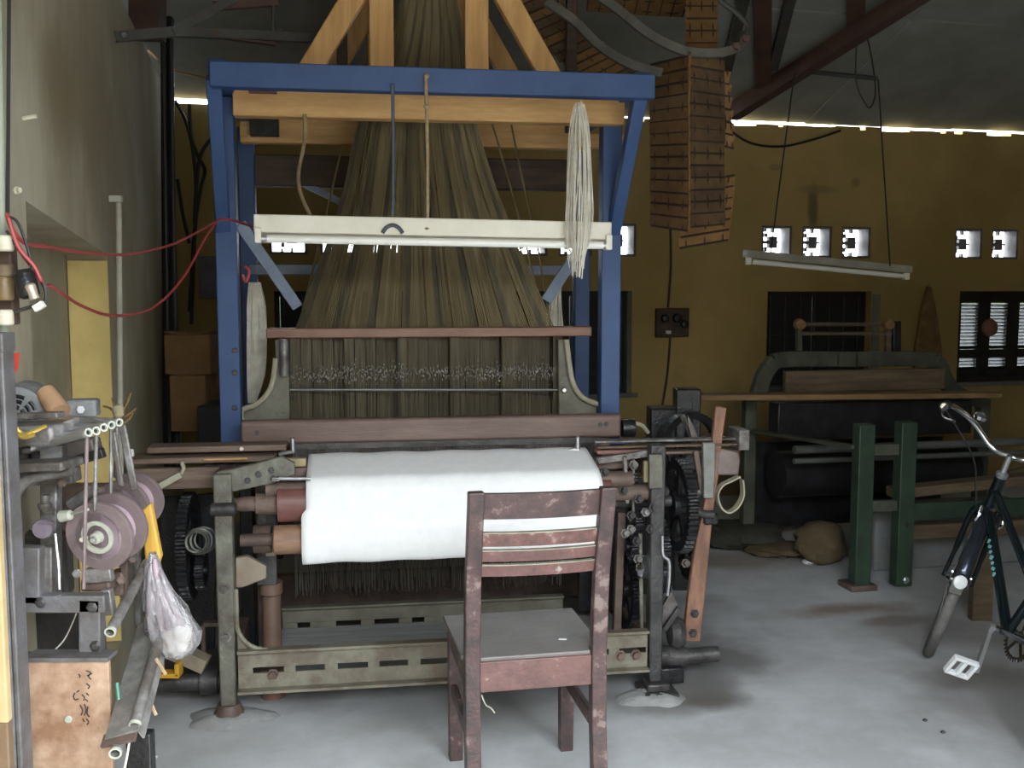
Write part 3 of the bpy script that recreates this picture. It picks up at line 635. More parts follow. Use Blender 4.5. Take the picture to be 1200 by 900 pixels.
# gearing at the right-hand end
def gear(x, y, v, r, teeth, wd, u=None, m=iron_black, name='gear', **k):
    p = L(x, y, v); b = LM(); b.gear((p.x if u is None else u, v, p.z), X, r, teeth, wd, **k); return b.build(name, m, loom, bevel=0)
gear(796, 592, .22, .185, 44, .035); gear(772, 640, .30, .12, 30, .03); gear(744, 610, .14, .075, 22, .03); gear(741, 640, .10, .05, 16, .03)
gear(740, 560, .12, .055, 16, .025, rim=.6); gear(806, 650, .28, .10, 28, .025); gear(735, 690, .35, .16, 36, .03)
gear(222, 640, .30, .20, 46, .035); gear(236, 668, .18, .07, 20, .03)
b = LM(); p = L(700, 600, .2); b.rod((1.30, .16, lz(745, 588, .16)), (1.62, .16, lz(745, 588, .16)), .022, 14); b.build('cross_shaft', iron_dark, loom)
p = L(772, 576, .05); b = LM(); b.lathe(p - X * .04, X, [(0, .024), (.05, .026), (.075, .016)], 14); b.build('collar', iron_dark, loom)
for (x0, y0, x1, y1, v, wd, ht, m) in ((768, 532, 768, 572, -.01, .05, .02, cast_green), (742, 537, 742, 600, .08, .012, .012, iron_grey), (732, 535, 735, 590, .05, .014, .014, iron_grey), (700, 540, 765, 530, .07, .025, .025, iron_grey), (757, 540, 757, 565, .03, .02, .02, brass),
                                       (785, 530, 812, 600, .3, .03, .03, iron_dark), (815, 528, 822, 575, .14, .02, .02, cast_rust), (750, 625, 752, 745, .06, .014, .014, cast_green), (728, 600, 722, 750, .2, .03, .03, cast_rust), (712, 590, 705, 745, .25, .03, .03, iron_dark)):
    b = LM(); b.bar(L(x0, y0, v), L(x1, y1, v), wd, ht, up=(0, 1, 0)); b.build('link_bar', m, loom, bevel=.003)
b = LM(); b.bar(L(800, 487, .3), L(818, 528, .2), .012, .018); b.prism([L(x, y, .2) for x, y in [(806, 487), (812, 498), (818, 513), (812, 516), (807, 500)]], (0, .01, 0)); b.build('trip_lever', iron_grey, loom)
p = L(752, 664, .05); b = LM(); b.lathe(p, (.5, -.8, .1), [(0, .028), (.012, .045), (.02, .044), (.03, .012)], 20); b.build('shiny_cup', chrome, loom, 'shiny metal cup')
b = LM(); b.tube(cr([L(x, y, -.01) for x, y in [(776, 628), (777, 650), (784, 658), (784, 680), (782, 698)]], 4), .006, 6); b.build('bent_rod', steel, loom)
for (x, y, v) in ((739, 604, .02), (748, 585, .02), (739, 620, .03), (746, 634, .03), (756, 600, .02), (765, 595, -.02), (730, 575, .02), (747, 655, .03), (732, 625, .04), (803, 660, .1), (742, 545, .03), (708, 553, .03), (762, 620, -.02)):
    b = LM(); b.bolt(L(x, y, v), (.2, -1, .2), .012, .02); b.build('bolt', iron_grey if random.random() < .4 else iron_dark, loom)
b = LM(); b.prism([L(x, y, .12) for x, y in [(776, 712), (787, 693), (796, 712), (776, 735)]], (0, .02, 0)); b.build('guard_plate', iron_grey, loom, bevel=.003)
b = LM(); b.bar(L(778, 738, .08), L(796, 712, .08), .02, .02); b.build('link_bar', iron_dark, loom, bevel=.003)
p = L(791, 741, .12); b = LM(); b.lathe(p - X * .03, X, [(0, .02), (.008, .05), (.035, .065), (.06, .05), (.068, .02)], 20); b.build('counterweight', iron_dark, loom)
for (x0, x1, y0, y1, v, r) in ((772, 802, 768, 770, .12, .040), (796, 841, 770, 766, .12, .030)):
    b = LM(); b.rod(L(x0, y0, v), L(x1, y1, v), r, 16); b.build('low_shaft', iron_dark, loom)
b = LM(); b.box(L(778, 775, .16) + Z * -.02, (.10, .2, .06)); b.build('low_bearing', iron_black, loom, bevel=.006)
# left-hand end: low shafts, channel, coil of wire, dark side plate
b = LM(); b.rod(L(176, 800, .15), L(262, 797, .15), .033, 16); b.build('low_shaft', iron_dark, loom)
b = LM(); b.lathe(L(236, 798, .15) , X, [(0, .034), (0, .05), (.06, .05), (.06, .034)], 18); b.build('collar', iron_dark, loom)
p, q = L(240, 780, .25), L(258, 730, .25)
b = LM()
for (a, c) in (((p.x, p.z), (p.x, q.z)), ((p.x, q.z), (q.x, q.z)), ((q.x, q.z), (q.x, p.z))): b.bar((a[0], .25, a[1]), (c[0], .25, c[1]), .016, .04, up=(0, 1, 0))
b.build('slotted_bracket', cast_rust, loom, bevel=.003)
b = LM()
for k in range(7):
    cx, cz = L(232, 632, .1).x, L(232, 632, .1).z; r = .035 + .004 * (k % 3)
    b.tube([(cx + r * math.cos(t) + .004 * k, .06 + .006 * k + .004 * math.sin(3 * t), cz + r * 1.05 * math.sin(t)) for t in [i * 2 * math.pi / 20 for i in range(20)]], .0045, 5, closed=True)
b.build('wire_coil', mat('dull_wire', (.15, .15, .13), (.09, .09, .08), 14, .5, .4), loom, 'coil of dull wire')
b = LM(); b.prism([L(x, y, .5) for x, y in [(190, 582), (252, 578), (252, 760), (195, 770), (182, 700)]], (0, .02, 0)); b.build('side_plate', iron_black, loom, bevel=.004)
b = LM(); b.box((.02, .55, .42), (.05, .10, .75)); b.build('clutch_box', iron_black, loom, bevel=.004)
# black plates added to darken the gaps behind the gears; warp beam behind
b = LM(); b.box((1.44, .50, .50), (.20, .03, .66)); b.build('dark_filler_plate', iron_black, loom, bevel=.004)
b = LM(); b.box((1.68, .60, .45), (.16, .05, .5)); b.build('dark_filler_plate', iron_black, loom, bevel=.004)
b = LM(); b.lathe((.1, 1.0, .55), X, [(0, .24), (.02, .24), (.02, .17), (1.3, .17), (1.3, .24), (1.32, .24)], 28); b.build('warp_beam', wood_dark, loom)

# ------------------------------------------------------------------ white cloth
prof = [(.30, lz(520, 528, .30)), (.22, lz(520, 529, .22)), (.12, .868), (.06, .852), (.02, .838), (-.003, .81), (-.010, .78), (-.012, lz(520, 588, -.012)), (-.014, lz(520, 610, -.01)), (-.02, lz(520, 618, -.02) ), (-.026, lz(520, 632, -.02)), (-.020, lz(520, 646, -.02)), (-.002, lz(520, 654, 0)), (.03, lz(520, 656, 0))]
pf = cr([(0, v, z) for v, z in prof], 5); nu = 44; b = LM()
for i, p in enumerate(pf):
    zf = p.z; t = max(0, min(1, (.74 - zf) / .02)); w_ = max(0, min(1, (.9 - zf) / .2))
    a0 = .278 - .017 * t; a1 = 1.306 + .024 * w_
    for k in range(nu + 1):
        u = a0 + (a1 - a0) * k / nu
        b.v.append(Vector((u, p.y + .0025 * math.sin(u * 23 + zf * 9) * w_, zf + .0018 * math.sin(u * 31 + 2))))
for i in range(len(pf) - 1):
    for k in range(nu): a = i * (nu + 1) + k; b.f.append((a, a + 1, a + nu + 2, a + nu + 1))
cl = b.build('woven_cloth', cloth_m); so = cl.modifiers.new('thick', 'SOLIDIFY'); so.thickness = .004
tag(cl, 'length of bright white woven cloth over the front of the loom', 'cloth')

# ------------------------------------------------------------------ blue gantry with fresh timber
gan = thing('loom_gantry', 'blue steel gantry with fresh timber beams standing over the loom', 'gantry', (.74, .8, .87), F=LOOM)
uL, uR = -.022, 1.475; ZT = lz(500, 84, .1); ZA = ZT
for (u, v) in ((uL, .48), (uR - .02, .48), (-.02, 1.22), (1.50, 1.22)):
    b = LM(); b.bar((u, v, .872), (u, v, ZT - .04), .078 if v < 1 else .07, .07); o = b.build('post', blue, gan, bevel=.004)
    if v < 1 and u < 0:
        for y in (411, 437, 478):
            q = L(275, y, .44); m_ = LM(); m_.lathe(q, (0, -1, 0), [(0, .011), (.003, .009)], 10); m_.build('bolt_hole', iron_dark, o)
    f = LM(); f.box((u, v, .875), (.12, .12, .008)); f.build('base_plate', blue, o)
zl, zr_ = L(245, 86, .1), L(768, 101, .1)
b = LM(); b.bar((zl.x, .13, zl.z), (zr_.x, .13, zl.z), .06, .085); fb = b.build('front_beam', blue, gan, bevel=.004)
for u in (uL + .02, uR + .02):
    b = LM(); b.bar((u, .16, ZT), (u, 1.25, ZT), .06, .07); b.build('side_beam', blue, gan, bevel=.004)
    b = LM(); b.bar((u - .01, .15, ZT - .03), (u - .03, .47, 1.70), .05, .045); b.build('brace', blue, gan, bevel=.004)
b = LM(); b.bar((uL, 1.22, ZT), (1.5, 1.22, ZT), .06, .06); b.build('rear_beam', blue, gan, bevel=.004)
p = L(330, 316, 1.2); b = LM(); b.bar((-.02, 1.2, p.z), (1.5, 1.2, p.z), .03, .045); b.build('cross_bar', blue_pale, gan, bevel=.003)
for (x0, y0, x1, y1) in ((281, 262, 349, 360), (684, 285, 640, 352)):
    b = LM(); b.bar(L(x0, y0, .47), L(x1, y1, .62), .012, .045, up=(0, 1, 0)) if False else b.bar(L(x0, y0, .47), L(x1, y1, .62), .045, .012, up=(0, 1, 0)); b.build('stay', blue_pale, gan, bevel=.003)
w1 = L(500, 115, .40)
b = LM(); b.bar((.02, .43, 2.172), (1.49, .43, 2.172), .075, .105); wb = b.build('timber_beam', wood_new, gan, bevel=.006)
for (x, y) in ((308, 104), (700, 110)):
    q = L(x, y, .38); b = LM(); b.box(q, (.10, .02, .035)); b.build('clamp_plate', mat('dull_red_plate' + str(x), (.16, .05, .035), (.10, .03, .025), 9, .6), wb, bevel=.003)
b = LM(); b.bar((-.03, 1.10, 2.175), (1.49, 1.10, 2.175), .075, .125); wb2 = b.build('timber_beam', wood_new, gan, bevel=.006)
b = LM(); b.box(L(310, 146, 1.04), (.12, .05, .10)); b.build('junction_box', iron_black, wb2, bevel=.004)
b = LM(); b.bar((.0, 1.32, 2.02), (1.45, 1.32, 2.02), .10, .14); b.build('dark_beam', wood_dark, gan, bevel=.006)
for v, off in ((.50, 0), (1.10, 0)):
    for x in (447, 558):
        q = L(x, 40, .5); b = LM(); b.bar((q.x, v, 2.22 if v < 1 else 2.24), (q.x, v, 3.05), .092, .05, up=(0, 1, 0)); b.build('timber_post', wood_new_v, gan, bevel=.005)
    for (x0, y0, x1, y1) in ((368, 74, 428, -25), (640, 82, 580, -25)):
        p, q = L(x0, y0, .5), L(x1, y1, .5); d = (q - p); p.y = q.y = v
        b = LM(); b.bar(p - d * .22, p + d * 2.0, .085, .05, up=(0, 1, 0)); b.build('timber_brace', wood_new_v, gan, bevel=.005)
p = L(687, 40, .6); b = LM(); b.bar((p.x, .9, 2.16), (p.x, .9, 3.0), .045, .04); b.build('side_post', wood_dark, gan, bevel=.004)
p = L(400, 40, .7); b = LM(); b.bar((p.x, .85, 2.24), (p.x, .85, 3.0), .045, .05); b.build('side_post', wood_dark, gan, bevel=.004)
b = LM(); b.bar(L(288, 183, 1.28), L(402, 238, 1.28), .03, .012, up=(0, 1, 0)); b.build('stay', blue_pale, gan)
p = L(736, 140, .7); b = LM(); b.bar((1.40, .80, 2.11), (1.60, .80, 2.11), .05, .06); b.build('timber_arm', wood_new, gan, bevel=.004)
# the jacquard head on top, out of sight above the frame but carrying the cords
b = LM(); b.box((.78, .8, 3.15), (.8, .75, .2)); b.build('jacquard_head', iron_dark, gan, bevel=.01)

# ------------------------------------------------------------------ harness: fan of cords, comber board, lower warp
har = thing('harness', 'tall brown fan of harness cords hanging through a wooden comber board', 'harness', (.76, .6, .26), F=LOOM)
zcb = lz(500, 389, .6)
ca, cb2 = L(312, 389, .56), L(693, 389, .56)
b = LM(); b.box(((ca.x + cb2.x) / 2, .60, zcb), (cb2.x - ca.x, .10, .038)); b.build('comber_board', mat('comber_wood', (.25, .125, .085), (.17, .08, .055), 5, .5, stretch=(1, 7, 7)), har, bevel=.004)
EDG = [(380, 345, 652), (250, 396, 592), (133, 424, 556), (20, 465, 541), (-60, 480, 530)]
def along(f, y, v, j):
    for (y0, a0, b0_), (y1, a1, b1_) in zip(EDG, EDG[1:]):
        if y >= y1: break
    t = (y - y0) / (y1 - y0); p, q = L(a0 + (a1 - a0) * t, y, .64), L(b0_ + (b1_ - b0_) * t, y, .64); return Vector((p.x + (q.x - p.x) * f + j, v, p.z))
nb = 30; h0, h1 = L(345, 381, .6).x, L(652, 381, .6).x; t0, t1 = L(463, 0, .7).x, L(538, 0, .7).x; ztop = 3.06; ty = lz(500, 0, .7)
k_ = (ztop - zcb) / (ty - zcb); tt0, tt1 = h0 + (t0 - h0) * k_, h1 + (t1 - h1) * k_
for i in range(nb):
    b = LM(); lay = (i % 3) * .028
    for k in range(18):
        f = (i + (k + .5) / 18 * .92 + random.uniform(-.01, .01)) / nb
        f2 = f + random.uniform(-.012, .012)
        v0 = .565 + lay * .5 + (k % 4) * .012; v1 = .66 + .07 * ((i * 5 + k * 3) % 7) / 7
        a = Vector((h0 + (h1 - h0) * f, v0, zcb)); c = Vector((tt0 + (tt1 - tt0) * f2, v1, ztop))
        jt = random.uniform(-.0025, .0025); ya, yb = 250 + random.uniform(-22, 22), 133 + random.uniform(-18, 18)
        b.tube(cr([a, along(f, ya, v0 + .03, jt), along(f2, yb, v0 + .06, -jt), along(f2, 20, v1, jt), c], 5), .0024, 3, caps=False)
    b.build('cord_bundle', cord_m if i % 4 else cord_dark, har)
g0, g1 = L(341, 440, .6).x, L(658, 440, .6).x; nb2 = 26
for i in range(nb2):
    b = LM()
    for k in range(13):
        f = (i + (k + .5) / 13 * .93) / nb2; u = g0 + (g1 - g0) * f; vv = .57 + .015 * ((k * 5 + i) % 5)
        b.tube([(u, vv, zcb), (u + random.uniform(-.002, .002), vv, 1.1), (u + random.uniform(-.002, .002), vv, .80)], .0017, 3, caps=False)
    b.build('cord_bundle', cord_dark, har)
for i in range(nb2):
    b = LM()
    for k in range(9):
        u = g0 + (g1 - g0) * (i + .45 + k / 9 * .95) / (nb2 + .6); vv = .66 + .015 * ((k * 5 + i) % 4)
        b.tube([(u, vv, zcb), (u, vv, .80)], .0024, 3, caps=False)
    b.build('cord_bundle', cord_low, har)
for i in range(nb2):
    b = LM()
    for k in range(12):
        f = (i + (k + .5) / 12 * .95) / nb2; u = g0 + (g1 - g0) * f; vv = .57 + .015 * ((k * 5 + i) % 5)
        b.tube([(u, vv, .80), (u + random.uniform(-.004, .004), vv, .27 + random.uniform(-.02, .05))], .0022, 3, caps=False)
    b.build('weight_bundle', cord_low, har)
b = LM()
for k in range(900):
    u = random.uniform(g0, g1); z = random.gauss(lz(500, 437, .56), .018); b.box((u, .558 + random.uniform(-.006, .006), z), (.0025, .002, .006))
b.build('mails', iron_grey, har, kind='stuff', smooth=False)
b = LM(); b.rod(L(330, 457, .545), L(665, 457, .545), .0045, 8); b.build('lease_rod', steel, har)

# ------------------------------------------------------------------ lamp over the loom
lamp = thing('batten_lamp', 'long white unlit fluorescent batten lamp hung before the harness', 'lamp', L(506, 290, .1), F=LOOM)
a, c = L(298, 262, .1), L(715, 271, .1)
b = LM(); b.bar(a, c, .05, .062); lb_ = b.build('housing', lamp_white, lamp, bevel=.004)
dz = Vector((0, -.03, -.052)); e = (c - a)
b = LM(); b.rod(a + e * .025 + dz, c - e * .025 + dz, .014, 14); b.build('tube', tube_white, lamp)
for k in (.006, .983):
    b = LM(); b.box(a + e * (k + .006) + dz * .8, (.022, .045, .052)); b.build('tube_holder', lamp_white, lamp, bevel=.003)
    b = LM(); b.lathe(a + e * (k + .004) + dz + X * (.012 if k < .5 else -.018), X, [(0, .0145), (.02, .0145)], 12); b.build('end_cap', steel, lamp)
b = LM(); b.bar(a + e * .01 + Vector((0, .02, -.045)), c - e * .01 + Vector((0, .02, -.045)), .006, .03); b.build('lower_lip', lamp_white, lamp)
q = L(460, 268, .07); b = LM(); b.tube(cr([q + Vector((-.035, 0, -.015)), q + Vector((-.02, 0, .004)), q + Vector((0, 0, .012)), q + Vector((.02, 0, .004)), q + Vector((.035, 0, -.015))], 4), .008, 6); b.build('hook', wire_blue, lamp)
b = LM(); b.tube(cr([L(x, y, .085) for x, y in [(460, 264), (461, 180), (460, 98)]], 3), .006, 6); b.build('cord', wire_blue, lamp)
b = LM(); b.tube(cr([L(x, y, .083) for x, y in [(501, 270), (501, 180), (499, 90)]], 3), .0065, 6); o = b.build('cord', rope, lamp)
for y in (89, 268, 125):
    b = LM(); b.lathe(L(500, y, .083) - Z * .008, Z, [(0, .006), (.008, .012), (.016, .006)], 8); b.build('knot', rope, o)
b = LM(); b.tube(cr([L(x, y, v) for x, y, v in [(357, 134, .38), (357, 165, .36), (350, 200, .28), (352, 225, .2), (364, 253, .1)]], 5), .007, 6); b.build('supply_wire', rope, lamp)

# ------------------------------------------------------------------ hanks of white yarn
def hank(outline, v, n, m, label, rag=0, r=.0025):
    """outline: rows of (y, left, right) pixels of the hank, surveyed at depth v"""
    b = LM(); rows = [(L(l, y, v), L(rr, y, v)) for y, l, rr in outline]
    for k in range(n):
        f = (k + random.random()) / n; dv = random.uniform(-.022, .022)
        cut = random.uniform(-rag, rag)
        b.tube(cr([p + (q - p) * min(1, max(0, f + random.uniform(-.05, .05))) + Vector((0, dv * (1 if 0 < i < len(rows) - 1 else .3), cut if i == len(rows) - 1 else (cut * .4 if i == 0 else 0))) for i, (p, q) in enumerate(rows)], 3), r, 3, caps=False)
    return tag(b.build('yarn_hank', m), label, 'yarn', kind='thing')
hank([(126, 674, 684), (150, 669, 689), (200, 666, 693), (250, 663, 694), (282, 664, 690), (308, 668, 684)], .02, 46, yarn_white, 'loose white yarn hank hanging at the right end of the front lamp', .06, .002)
hank([(331, 292, 305), (360, 290, 311), (400, 290, 312), (440, 290, 310), (472, 291, 299)], .85, 70, yarn_white, 'pale tapered yarn hank hanging just right of the left blue post', r=.003)
hank([(336, 652, 657), (352, 645, 658), (370, 642, 659), (386, 641, 660)], .85, 50, yarn_white, 'short pale yarn hank behind the right end of the comber board', r=.003)
for i, (pts, lab) in enumerate((([(401, 170, .9), (392, 210, .8), (368, 310, .7), (350, 383, .62)], 'thin slack cord slanting down beside the harness on its left'), ([(575, 140, .9), (590, 190, .8), (612, 270, .7), (634, 360, .62)], 'thin cord slanting down the right side of the harness'), ([(598, 140, .95), (612, 210, .85), (630, 290, .75), (645, 383, .62)], 'outermost thin cord to the right of the harness'))):
    b = LM(); b.tube(cr([L(x, y, v) for x, y, v in pts], 4), .0045, 5); tag(b.build('slack_cord', cord_m), lab, 'cord')
# ------------------------------------------------------------------ chair
CH = frame(.067, 2.80, 11)
chair = thing('wooden_chair', 'worn red-brown wooden chair with slatted back and grey seat, facing the loom', 'chair', (0, .19, 0), F=CH)
def CM(): return MB(CH)
def post(x, top):
    b = CM(); pr = [(-.03, 0), (0.0, .25), (.004, .46), (-.022, .70), (-.085, top)]; vs = []; fs = []
    for y, z in pr:
        d = .044 if z < .6 else .036
        for (dx, dy) in ((-.0215, -d / 2), (.0215, -d / 2), (.0215, d / 2), (-.0215, d / 2)): vs.append((x + dx, y + dy, z))
    for i in range(len(pr) - 1):
        for k in range(4): fs.append((i * 4 + k, i * 4 + (k + 1) % 4, i * 4 + 4 + (k + 1) % 4, i * 4 + 4 + k))
    fs += [(3, 2, 1, 0), tuple(range(len(vs) - 4, len(vs)))]
    b.add(vs, fs); return b.build('back_post', chair_wood, chair, bevel=.004, smooth=False)
hw = .182
post(-hw, .955); post(hw, .955)
for x in (-.178, .182):
    b = CM(); b.prism([(x - .021, .355, 0), (x + .021, .355, 0), (x + .024, .345, .43), (x - .024, .345, .43)], (0, .042, 0)); b.build('leg', chair_wood, chair, bevel=.004, smooth=False)
def ypost(z): return -.022 - (z - .70) / .255 * .063 if z > .7 else .004 - (z - .46) / .24 * .026
def slat(z0, z1, m, edge=True, x1=hw - .015):
    b = CM(); n = 12; e = CM()
    for i in range(n):
        xs = [-x1 + 2 * x1 * k / n for k in (i, i + 1)]
        q = []
        for x in xs:
            bow = .020 * (1 - (x / hw) ** 2)
            for z in (z0, z1):
                y = ypost(z) - bow + .012
                q += [(x, y - .009, z), (x, y + .009, z)]
        b.add(q, [(0, 4, 6, 2), (1, 3, 7, 5), (2, 6, 7, 3), (0, 1, 5, 4)] + ([(0, 2, 3, 1)] if i == 0 else []) + ([(4, 5, 7, 6)] if i == n - 1 else []))
        e.add([(q[2][0], q[2][1] - .0008, z1), (q[3][0], q[3][1], z1), (q[6][0], q[6][1] - .0008, z1), (q[7][0], q[7][1], z1), (q[2][0], q[2][1] - .0008, z1 + .0025), (q[3][0], q[3][1], z1 + .0025), (q[6][0], q[6][1] - .0008, z1 + .0025), (q[7][0], q[7][1], z1 + .0025)], [(4, 6, 7, 5), (0, 2, 6, 4), (1, 5, 7, 3)])
    o = b.build('slat', m, chair)
    if edge: e.build('worn_edge', chair_edge, o, 'pale worn edge')
slat(.875, .948, chair_wood, False, hw + .015)
slat(.795, .833, chair_slat); slat(.750, .781, chair_slat_grey); slat(.706, .738, chair_slat_grey)
b = CM(); b.box((0, .004, .413), (.322, .026, .088)); b.build('rear_rail', chair_slat_grey, chair, bevel=.003)
b = CM(); b.box((0, .365, .413), (.33, .026, .07)); b.build('front_rail', chair_wood, chair, bevel=.003)
for x in (-.185, .185):
    b = CM(); b.bar((x, .0, .412), (x, .37, .412), .024, .078); b.build('side_rail', chair_wood, chair, bevel=.003)
    b = CM(); b.bar((x, .0, .235), (x, .37, .235), .018, .042); b.build('stretcher', chair_wood, chair, bevel=.003)
b = CM(); b.prism([(-.160, -.002, .454), (.160, -.002, .454), (.160, .025, .454), (.205, .03, .454), (.205, .385, .454), (-.215, .385, .454), (-.208, .03, .454), (-.160, .025, .454)], (0, 0, .014)); sp_ = b.build('seat', seat_grey, chair, bevel=.004, smooth=False)
b = CM(); b.box((0, -.004, .454), (.318, .004, .005)); b.build('worn_edge', chair_edge, sp_, 'pale worn edge')
b = CM(); b.prism([(.09, .10, .4682), (.112, .093, .4682), (.115, .101, .4682), (.094, .107, .4682)], (0, 0, .0015)); tag(b.build('paper_scrap', white_plastic), 'tiny white paper scrap lying on the chair seat', 'paper')
b = CM(); b.tube(cr([(-.155, .0, .36), (-.145, -.01, .335), (-.13, -.012, .325), (-.12, -.012, .31)], 4), .0025, 5); b.build('splinter', chair_edge, chair, 'pale bent splinter')

# ------------------------------------------------------------------ chains of punched cards
card_m2 = mat('mid_brown_card', (.20, .115, .05), (.13, .075, .03), 9, .75, bump=.15)
def card_chain(name, label, rows, wd_axis, n_holes=0, m=card_m, dark=None, group='chains of punched cards', root=None):
    """rows: centres of successive cards (world); each card lies between two rows, wd_axis across"""
    r = root or thing(name, label, 'card chain', rows[-1], group)
    for i, (p, q) in enumerate(zip(rows, rows[1:])):
        d = q - p; ax = wd_axis[i] if isinstance(wd_axis, list) else wd_axis
        nrm = ax.cross(d).normalized(); t = MB(); c = (p + q) / 2 + nrm * random.uniform(-.002, .002)
        x = ax.normalized(); y = (d.normalized() + nrm * random.uniform(-.02, .02)).normalized(); z = x.cross(y).normalized()
        y = z.cross(x)
        t.box(c, (ax.length, d.length * .985, .004), Matrix((x, y, z)).transposed())
        t.build('punched_card', dark if dark and random.random() < .5 else m, r, smooth=False)
    for f in (-.36, 0, .36):
        t = MB(); pts = []
        for i, p in enumerate(rows):
            ax = wd_axis[min(i, len(wd_axis) - 1)] if isinstance(wd_axis, list) else wd_axis
            d = rows[min(i + 1, len(rows) - 1)] - rows[max(i - 1, 0)]; nrm = ax.cross(d).normalized()
            pts.append(p + ax * f + nrm * (.006 if i % 2 else -.006))
        t.tube(pts, .0034, 4); t.build('lacing', lace, r)
    t = MB()
    for i, p in enumerate(rows):
        ax = wd_axis[min(i, len(wd_axis) - 1)] if isinstance(wd_axis, list) else wd_axis
        t.tube([p - ax * .47, p + ax * .47], .0055, 5)
    t.build('cross_lacing', lace, r, kind='stuff')
    return r
def rows_px(a, b, n): return [a + (b - a) * i / n for i in range(n + 1)]
# the stack hangs folded: two faces, a sliver behind and a flap below, all one laced chain
fold = card_chain('card_chain', 'big folded chain of brown punched cards hanging right of the blue gantry', rows_px(P(784, 71, 4.37), P(784, 267, 4.37), 14), P(807, 170, 4.17) - P(761, 172, 4.56), m=card_m)
card_chain('card_chain', '', rows_px(P(828, 66, 4.3), P(829, 264, 4.3), 14), P(849, 170, 4.42) - P(807, 168, 4.17), m=card_dark, dark=card_m2, root=fold)
card_chain('card_chain', '', rows_px(P(846, 82, 4.50), P(852, 172, 4.50), 6), P(859, 172, 4.52) - P(842, 168, 4.52), m=card_m, root=fold)
card_chain('card_chain', '', rows_px(P(832, 210, 4.50), P(825, 286, 4.55), 6), P(857, 276, 4.56) - P(797, 286, 4.50), m=card_m, root=fold)
a, c = P(822, -20, 4.7), P(822, 66, 4.45)
card_chain('card_chain', 'narrow upper strip of cards above the curved rails', rows_px(a, c, 6), (P(840, 30, 4.6) - P(803, 30, 4.6)), m=card_m, dark=card_dark)
cur = cr([P(590, -30, 4.55), P(640, 20, 4.6), P(690, 68, 4.65), P(735, 105, 4.7)], 6)
card_chain('card_chain', 'slanting chain of dark cards sagging beside the fresh timber brace', cur, Vector((.19, .16, .12)), m=card_dark, dark=card_m)
a, c = P(750, -8, 4.55), P(757, 14, 4.9)
card_chain('card_chain', 'horizontal card strip at the top edge between the rails', rows_px(P(690, -4, 4.9), P(805, 4, 4.9), 8), Vector((0, .26, -.06)), m=card_m)
# cradle rails that carry the cards
cr1 = thing('card_cradle', 'pair of dark bent rails carrying the punched cards', 'rail', P(770, 85, 4.35), F=WORLD)
for pts in ([(640, 2, 4.2), (672, 24, 4.2), (704, 55, 4.2), (740, 76, 4.2), (775, 86, 4.2)], [(690, -12, 4.2), (722, 10, 4.2), (760, 40, 4.2), (793, 57, 4.2), (815, 62, 4.2), (845, 62, 4.2), (865, 54, 4.25), (873, 40, 4.3)]):
    t = MB(); q = cr([P(*p) for p in pts], 6)
    for i in range(len(q) - 1): t.bar(q[i], q[i + 1] + (q[i + 1] - q[i]) * .1, .03, .034)
    t.build('rail', mat('rail_grey' + str(pts[0][0]), (.10, .09, .075), (.06, .055, .045), 6, .6), cr1)
t = MB(); t.tube(cr([P(x, y, 4.3) for x, y in [(873, 44), (876, 30), (862, 14), (846, 2), (838, -10)]], 5), .012, 6); t.build('hook_bar', truss_grey, cr1)
for (x, y) in ((873, 46), (862, 55)):
    t = MB(); t.bolt(P(x, y, 4.22), (0, -1, 0), .014, .02); t.build('bolt', oxide, cr1)

# ------------------------------------------------------------------ second loom, dark green, at the right
lm2 = thing('green_loom', 'dark green old loom standing in shadow by the back windows', 'loom', (.45, .5, 0), F=BACKLOOM)
def GM(): return MB(BACKLOOM)
def gpost(x, y0, wd, dp, v, m=loom_green, foot=True):
    u = G(x, 600, v).x; b = GM(); b.bar((u, v + dp / 2, .02 if foot else 0), (u, v + dp / 2, G(x, y0, v).z), wd, dp, up=(0, 1, 0)); return b.build('leg', m, lm2, bevel=.005)
u1, u2 = G(1014, 600, 0).x, G(1063, 600, -.02).x
g1_ = gpost(1014, 498, .085, .07, 0); g2_ = gpost(1063, 495, .085, .07, -.03)
b = GM(); b.box((u1, .05, .015), (.14, .14, .03)); b.build('foot', cast_rust, g1_, bevel=.006)
b = GM(); b.bolt((u2, -.032, .33), (0, -1, 0), .012, .012); b.build('bolt', iron_dark, g2_)
b = GM(); b.bolt((u2, -.032, .05), (0, -1, 0), .012, .012); b.build('bolt', steel, g2_)
for x, v in ((878, .9), (1150, .9)): gpost(x, 468, .07, .06, v, loom_olive)
gpost(1330, 500, .085, .07, -.03)
for z_ in (.70, .42):
    b = GM(); b.bar((u1, .03, z_), (u2, .0, z_), .03, .055); b.build('cross_rail', loom_olive, lm2, bevel=.003)
b = GM(); b.bar((u2, .0, .385), (1.35, .0, .385), .03, .085); b.build('front_rail', loom_green, lm2, bevel=.003)
b = GM(); b.bar((u2, .06, .27), (1.35, .06, .27), .06, .07); b.build('low_board', plank_old, lm2, bevel=.003)
b = GM(); b.bar((u2, .12, .46), (1.35, .12, .52), .10, .05); b.build('low_board', plank_old, lm2, bevel=.003)
for y in (521, 534):
    z = G(1100, y, .45).z; b = GM(); b.rod((-.15, .45, z), (1.35, .45, z), .022 if y < 525 else .015, 12); b.build('roller', mat('dim_steel%d' % y, (.14, .145, .135), None, 8, .5, .3), lm2)
b = GM(); b.bar(G(884, 505, .85), G(1003, 524, .05), .05, .018); b.build('side_bar', loom_olive, lm2, bevel=.003)
